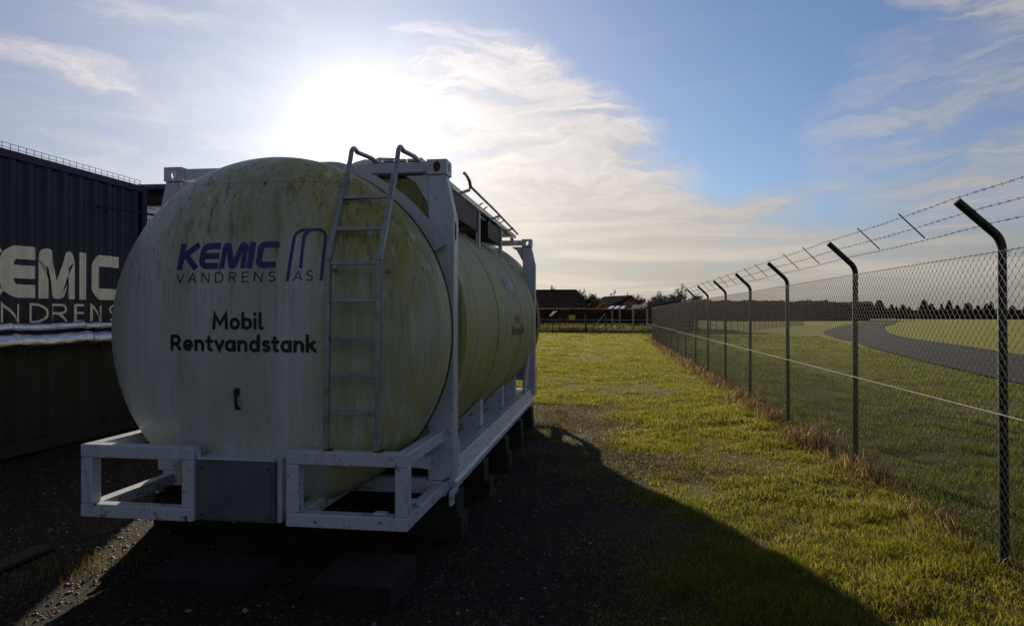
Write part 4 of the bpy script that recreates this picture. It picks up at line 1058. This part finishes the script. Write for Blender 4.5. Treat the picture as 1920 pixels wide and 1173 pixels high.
def gable_house():
    e = empty('gabled_house', (1, 113, 0)); tag(e, 'yellow gabled house with a slate roof behind the sheds', 'house')
    m = MB(); m.prism([(1.75, 0), (4.45, 0), (4.45, 3.3), (3.11, 4.62), (1.75, 3.3)], 'y', 110.0, 111.0)
    m.box(-3.4, 1.75, 112.6, 119, 0, 2.9); m.build('wall', M_YEL, e)
    m = MB(); m.add([(1.25, 109.7, 3.0), (3.11, 109.7, 4.80), (-1.2, 118, 4.80), (-4.4, 118, 2.6), (-1.5, 111, 2.6)], [(0, 1, 2, 3, 4)])
    m.add([(3.11, 109.7, 4.80), (4.9, 109.7, 3.05), (4.9, 118, 3.05), (-1.2, 118, 4.80)], [(0, 1, 2, 3)])
    rf = m.build('roof', M_ROOF2, e)
    for p in (((3.11, 109.66, 4.74), (1.25, 109.66, 2.95)), ((3.11, 109.66, 4.74), (4.95, 109.66, 2.95))):
        m = MB(); m.beam(p[0], p[1], .16, .22, (0, 1, 0)); m.build('barge_board', M_ROOF1, rf)
    m = MB(); m.box(2.95, 3.3, 109.93, 109.99, 3.75, 4.15); m.build('window', M_GLASS, e)
    m = MB()
    for k in range(6): x = 2.0+k*.42; m.box(x, x+.04, 109.95, 109.99, 3.0, 3.3+min(x-1.75, 4.45-x)*.9)
    m.build('cladding_strip', M_BRK, e)
gable_house()
def sheds():
    e = empty('low_shed', (0, 90, 0)); tag(e, 'low shed with bright rooflights, left of the teal roofed shed', 'shed')
    m = MB(); m.box(-1.6, 2.3, 89, 94, 0, 2.3); m.build('wall', M_BRK, e)
    m = MB(); m.add([(-1.9, 88.4, 2.28), (2.6, 88.4, 2.28), (2.6, 94, 3.05), (.3, 94, 3.05)], [(0, 1, 2, 3)]); rf = m.build('roof', M_ROOF2, e)
    for k in range(3):
        x = -.75+k*.75; m = MB(); m.add([(x, 88.9, 2.40), (x+.5, 88.9, 2.40), (x+1.25, 92.6, 2.90), (x+.85, 92.6, 2.90)], [(0, 1, 2, 3)]); m.build('rooflight', bpy.data.materials['bright_metal'], rf)
    e = empty('teal_shed', (4, 90, 0)); tag(e, 'shed with a pale teal sheet roof beside the fence corner', 'shed')
    m = MB(); m.box(2.7, 9.5, 89.2, 94, 0, 2.35); m.build('wall', M_BRK, e)
    m = MB(); m.add([(2.4, 88.6, 2.35), (9.8, 88.6, 2.35), (9.2, 93.5, 3.08), (2.9, 93.5, 3.08)], [(0, 1, 2, 3)]); m.build('roof', M_TEAL, e)
sheds()
# hedge: thousands of small dead leaves round a twiggy core
def leafcloud(name, pts, size, mat, parent=None):
    n = len(pts); a = rng.normal(0, 1, (n, 3)); a /= np.linalg.norm(a, axis=1)[:, None]
    b = np.cross(a, rng.normal(0, 1, (n, 3))); b /= np.linalg.norm(b, axis=1)[:, None]
    s = size*rng.uniform(.6, 1.4, n)[:, None]
    V = np.stack([pts-a*s, pts+b*s*.5, pts+a*s, pts-b*s*.5], 1).reshape(-1, 3)
    loops = np.arange(n*4)
    me = bpy.data.meshes.new(name); me.vertices.add(len(V)); me.vertices.foreach_set('co', V.ravel().astype(np.float32))
    me.loops.add(len(loops)); me.loops.foreach_set('vertex_index', loops.astype(np.int32))
    st = np.arange(0, len(loops), 4); me.polygons.add(n); me.polygons.foreach_set('loop_start', st.astype(np.int32))
    me.polygons.foreach_set('loop_total', np.full(n, 4, np.int32)); me.update(calc_edges=True)
    return link(name, me, mat, parent)
def leafmat(name, c1, c2, tr=.25):
    def b(t):
        rnd = t.geo.outputs['Random Per Island']; c = t.mix(rnd, (*c1, 1), (*c2, 1)); setc(t, c); t.bs.inputs['Roughness'].default_value = .8
        q = t.new('ShaderNodeBsdfTranslucent'); t.put(q.inputs[0], c); mx = t.new('ShaderNodeMixShader'); mx.inputs[0].default_value = tr
        t.l.new(t.bs.outputs[0], mx.inputs[1]); t.l.new(q.outputs[0], mx.inputs[2]); t.l.new(mx.outputs[0], t.out.inputs[0])
    return material(name, b)
M_HEDGE = leafmat('dead_beech_leaves', (.12, .07, .042), (.24, .15, .09), .4)
M_CONI = leafmat('conifer_needles', (.008, .014, .008), (.03, .038, .02), .1)
M_FOREST = leafmat('distant_winter_wood', (.028, .020, .018), (.065, .045, .036), .15)
M_SHRUB = leafmat('dull_evergreen', (.018, .022, .010), (.05, .05, .022), .2)
e = empty('clipped_hedge', (-4, 85, 0)); tag(e, 'long flat topped brown beech hedge across the far end of the grass', 'hedge')
m = MB(); m.box(-24, 9.6, 84.4, 86.6, .1, 2.25); m.build('hedge_core', M_RECESS, e)
n = 60000; p = np.stack([rng.uniform(-24, 9.8, n), 84.2+rng.exponential(.18, n), rng.uniform(.15, 2.42, n)], 1)
p2 = np.stack([rng.uniform(-24, 9.8, 20000), rng.uniform(84.1, 86.7, 20000), 2.36+rng.normal(0, .06, 20000)], 1)
leafcloud('hedge_leaves', np.concatenate([p, p2]), .09, M_HEDGE, e)

# ------------------------------------------------------------------ trees
def bare_tree(seed, h, spread, lean=0):
    """winter tree: trunk and limbs as one tapered skeleton, twigs as a second mesh"""
    rs = random.Random(seed); tr = MB(); tw = MB()
    def grow(p, d, L, r, lvl):
        n = 3; pts = [p]; rr = [r]; q = p; dd = d
        for i in range(n):
            dd = (dd+Vector((rs.uniform(-.16, .16), rs.uniform(-.16, .16), rs.uniform(-.02, .14)))).normalized(); q = q+dd*L/n; pts.append(q); rr.append(r*(1-.45*(i+1)/n))
        (tr if lvl < 2 else tw).tube(pts, rr, 6 if lvl < 2 else 3, False)
        if lvl >= 5: return
        k = (4, 4, 4, 4, 3)[lvl]
        for i in range(k):
            t = rs.uniform(.35, 1) if lvl else rs.uniform(.3, 1); idx = min(int(t*n), n-1); b = pts[idx].lerp(pts[idx+1], t*n-idx)
            a = rs.uniform(0, 6.28); side = Vector((math.cos(a), math.sin(a), 0)); nd = (dd*.9+side*spread*rs.uniform(.6, 1.2)+Vector((0, 0, .25))).normalized()
            grow(b, nd, L*rs.uniform(.52, .74), max(rr[idx]*.55, .020), lvl+1)
    grow(Vector((0, 0, -.1)), Vector((lean, 0, 1)).normalized(), h*.40, h*.022, 0)
    return tr.mesh('trunk'), tw.mesh('twigs')
protos = [bare_tree(11+i, 1.0*hh, sp) for i, (hh, sp) in enumerate(((6, .9), (6, .7), (6, 1.05), (6, .55)))]
def place_tree(k, x, y, h, label, group, z=0):
    e = empty('bare_tree', (x, y, z), random.uniform(0, 6.28)); tag(e, label, 'tree', group); s = h/6.0
    e.scale = (s, s, s)
    for nme, me, mat in (('trunk', protos[k][0], M_BARK), ('crown', protos[k][1], M_TWIG)):
        if not me.materials: me.materials.append(mat)
        o = bpy.data.objects.new(nme, me); col.objects.link(o); o.parent = e
    return e
clump = [(0, 4.2, 77, 3.9), (1, 5.5, 78, 5.4), (2, 6.3, 76, 4.5), (0, 7.0, 79, 4.7), (2, 7.9, 77, 5.0), (1, 8.7, 80, 4.9), (3, 5.0, 81, 4.6), (0, 9.6, 83, 4.2), (2, 3.0, 80, 3.2), (3, 6.8, 82, 5.6), (1, 10.4, 86, 3.9), (2, 8.3, 84, 5.2)]
clump += [(1, 6.0, 84, 4.9), (2, 4.7, 79, 4.3), (0, 8.9, 78, 4.4), (3, 7.4, 85, 5.4), (2, 10.0, 90, 4.4), (0, 5.9, 88, 5.0)]
ORD = ['leftmost', 'second', 'third', 'fourth', 'fifth', 'sixth', 'seventh', 'eighth', 'ninth', 'tenth', 'eleventh', 'twelfth', 'thirteenth', 'fourteenth', 'fifteenth', 'sixteenth', 'seventeenth', 'eighteenth',
       'nineteenth', 'twentieth', 'twenty-first', 'twenty-second', 'twenty-third', 'twenty-fourth', 'twenty-fifth', 'twenty-sixth', 'twenty-seventh', 'twenty-eighth', 'twenty-ninth', 'thirtieth']
for q, (k, x, y, h) in enumerate(sorted(clump, key=lambda c: c[1]/c[2])):
    place_tree(k, x, y, h, ('low' if h < 4.4 else 'tall' if h > 5.1 else 'middling')+' leafless bushy tree, '+ORD[q]+(' from the left' if q else '')+' in the clump behind the fence corner', 'bare trees behind the fence corner')
for i in range(30):
    x = -24+i*1.0+random.uniform(-.3, .3); h = random.uniform(5.6, 8.0) if x < -9 else random.uniform(6.0, 7.4)
    place_tree(i % 4, x, 120+random.uniform(0, 10), h, ('lower' if h < 6.4 else 'taller')+' leafless tree, '+ORD[i]+(' from the left' if i else '')+' in the row behind the two houses', 'bare trees behind the houses')
# evergreens among the houses
for k, (x, y, h, r_) in enumerate(((-3.3, 108, 4.6, 1.5), (-5.2, 112, 5.3, 1.3), (-1.9, 107, 3.9, 1.3), (-1.2, 101, 3.1, 1.2))):
    n = 2600; u = rng.normal(0, 1, (n, 3)); u /= np.linalg.norm(u, axis=1)[:, None]; rad = rng.uniform(.45, 1, n)**.5
    lump = 1+.25*np.sin(u[:, 0]*5+k)*np.cos(u[:, 2]*6)
    p = np.stack([x+u[:, 0]*rad*r_*lump, y+u[:, 1]*rad*r_*lump, h*.55+u[:, 2]*rad*h*.45*lump], 1)
    e = empty('evergreen_shrub', (x, y, 0)); tag(e, ('broad dull green bush between the two houses', 'tall dark bush rising by the end of the hipped roof', 'rounded brownish bush left of the slate roof', 'small low bush in front of the slate roof')[k], 'bush')
    leafcloud('foliage', p, .14, (M_SHRUB, M_CONI, M_HEDGE, M_HEDGE)[k], e); m = MB(); m.tube([(x, y, 0), (x, y, h*.5)], .12, 7); m.build('stem', M_BARK, e)
# far wood as one mass, then single conifers along the edge of the airfield
def wood(name, x0, x1, y0, y1, h0, h1, n, size, mat, label):
    t = rng.uniform(0, 1, n); x = x0+(x1-x0)*t; y = y0+(y1-y0)*t+rng.uniform(0, 14, n)
    top = h0+(h1-h0)*(.45*vnoise(t*60, t*0, 1, 2)+.35*vnoise(t*190, t*0, 1, 6)+.2*vnoise(t*600, t*0, 1, 4))
    z = top*rng.uniform(0, 1, n)**.6
    o = leafcloud(name, np.stack([x, y, z], 1), size, mat); tag(o, label, 'woodland', kind='stuff')
wood('woodland', 24, 82, 205, 232, 4.2, 6.6, 60000, .6, M_FOREST, 'dull brown winter wood along the horizon beyond the far fence')
wood('woodland', 100, 420, 330, 300, 2.6, 4.6, 60000, .8, M_CONI, 'low dark plantation along the horizon beyond the airfield grass')
coni = []
for v_ in range(3):
    rs = np.random.default_rng(40+v_); n = 1500; z = rs.uniform(0, 1, n); r = (1-z)*.26*(1+.35*np.sin(z*38+v_))+.02; a = rs.uniform(0, 6.28, n); q = rs.uniform(.3, 1, n)**.5
    pts = np.stack([np.cos(a)*r*q, np.sin(a)*r*q, .12+z*.88], 1); o = leafcloud('crown', pts, .055, M_CONI); me = o.data; bpy.data.objects.remove(o); coni.append(me)
tm = MB(); tm.tube([(0, 0, -.02), (0, 0, .5), (0, 0, .95)], [.02, .014, .004], 6); tm = tm.mesh('trunk'); tm.materials.append(M_BARK)
for i in range(110):
    t = i/109; x = 104+250*t+random.uniform(-1.6, 1.6); y = 322-32*t+random.uniform(-6, 4); h = random.choice((4.2, 4.9, 5.2, 5.6, 6.2, 7.4))*random.uniform(.9, 1.12)
    e = empty('conifer', (x, y, 0), random.uniform(0, 6)); q = random.uniform(.95, 1.9); e.scale = (h*q, h*q, h); tag(e, 'small dark conifer on the skyline along the far edge of the airfield', 'tree', 'conifers along the airfield')
    for nm, me in (('crown', coni[i % 3]), ('trunk', tm)): o = bpy.data.objects.new(nm, me); col.objects.link(o); o.parent = e
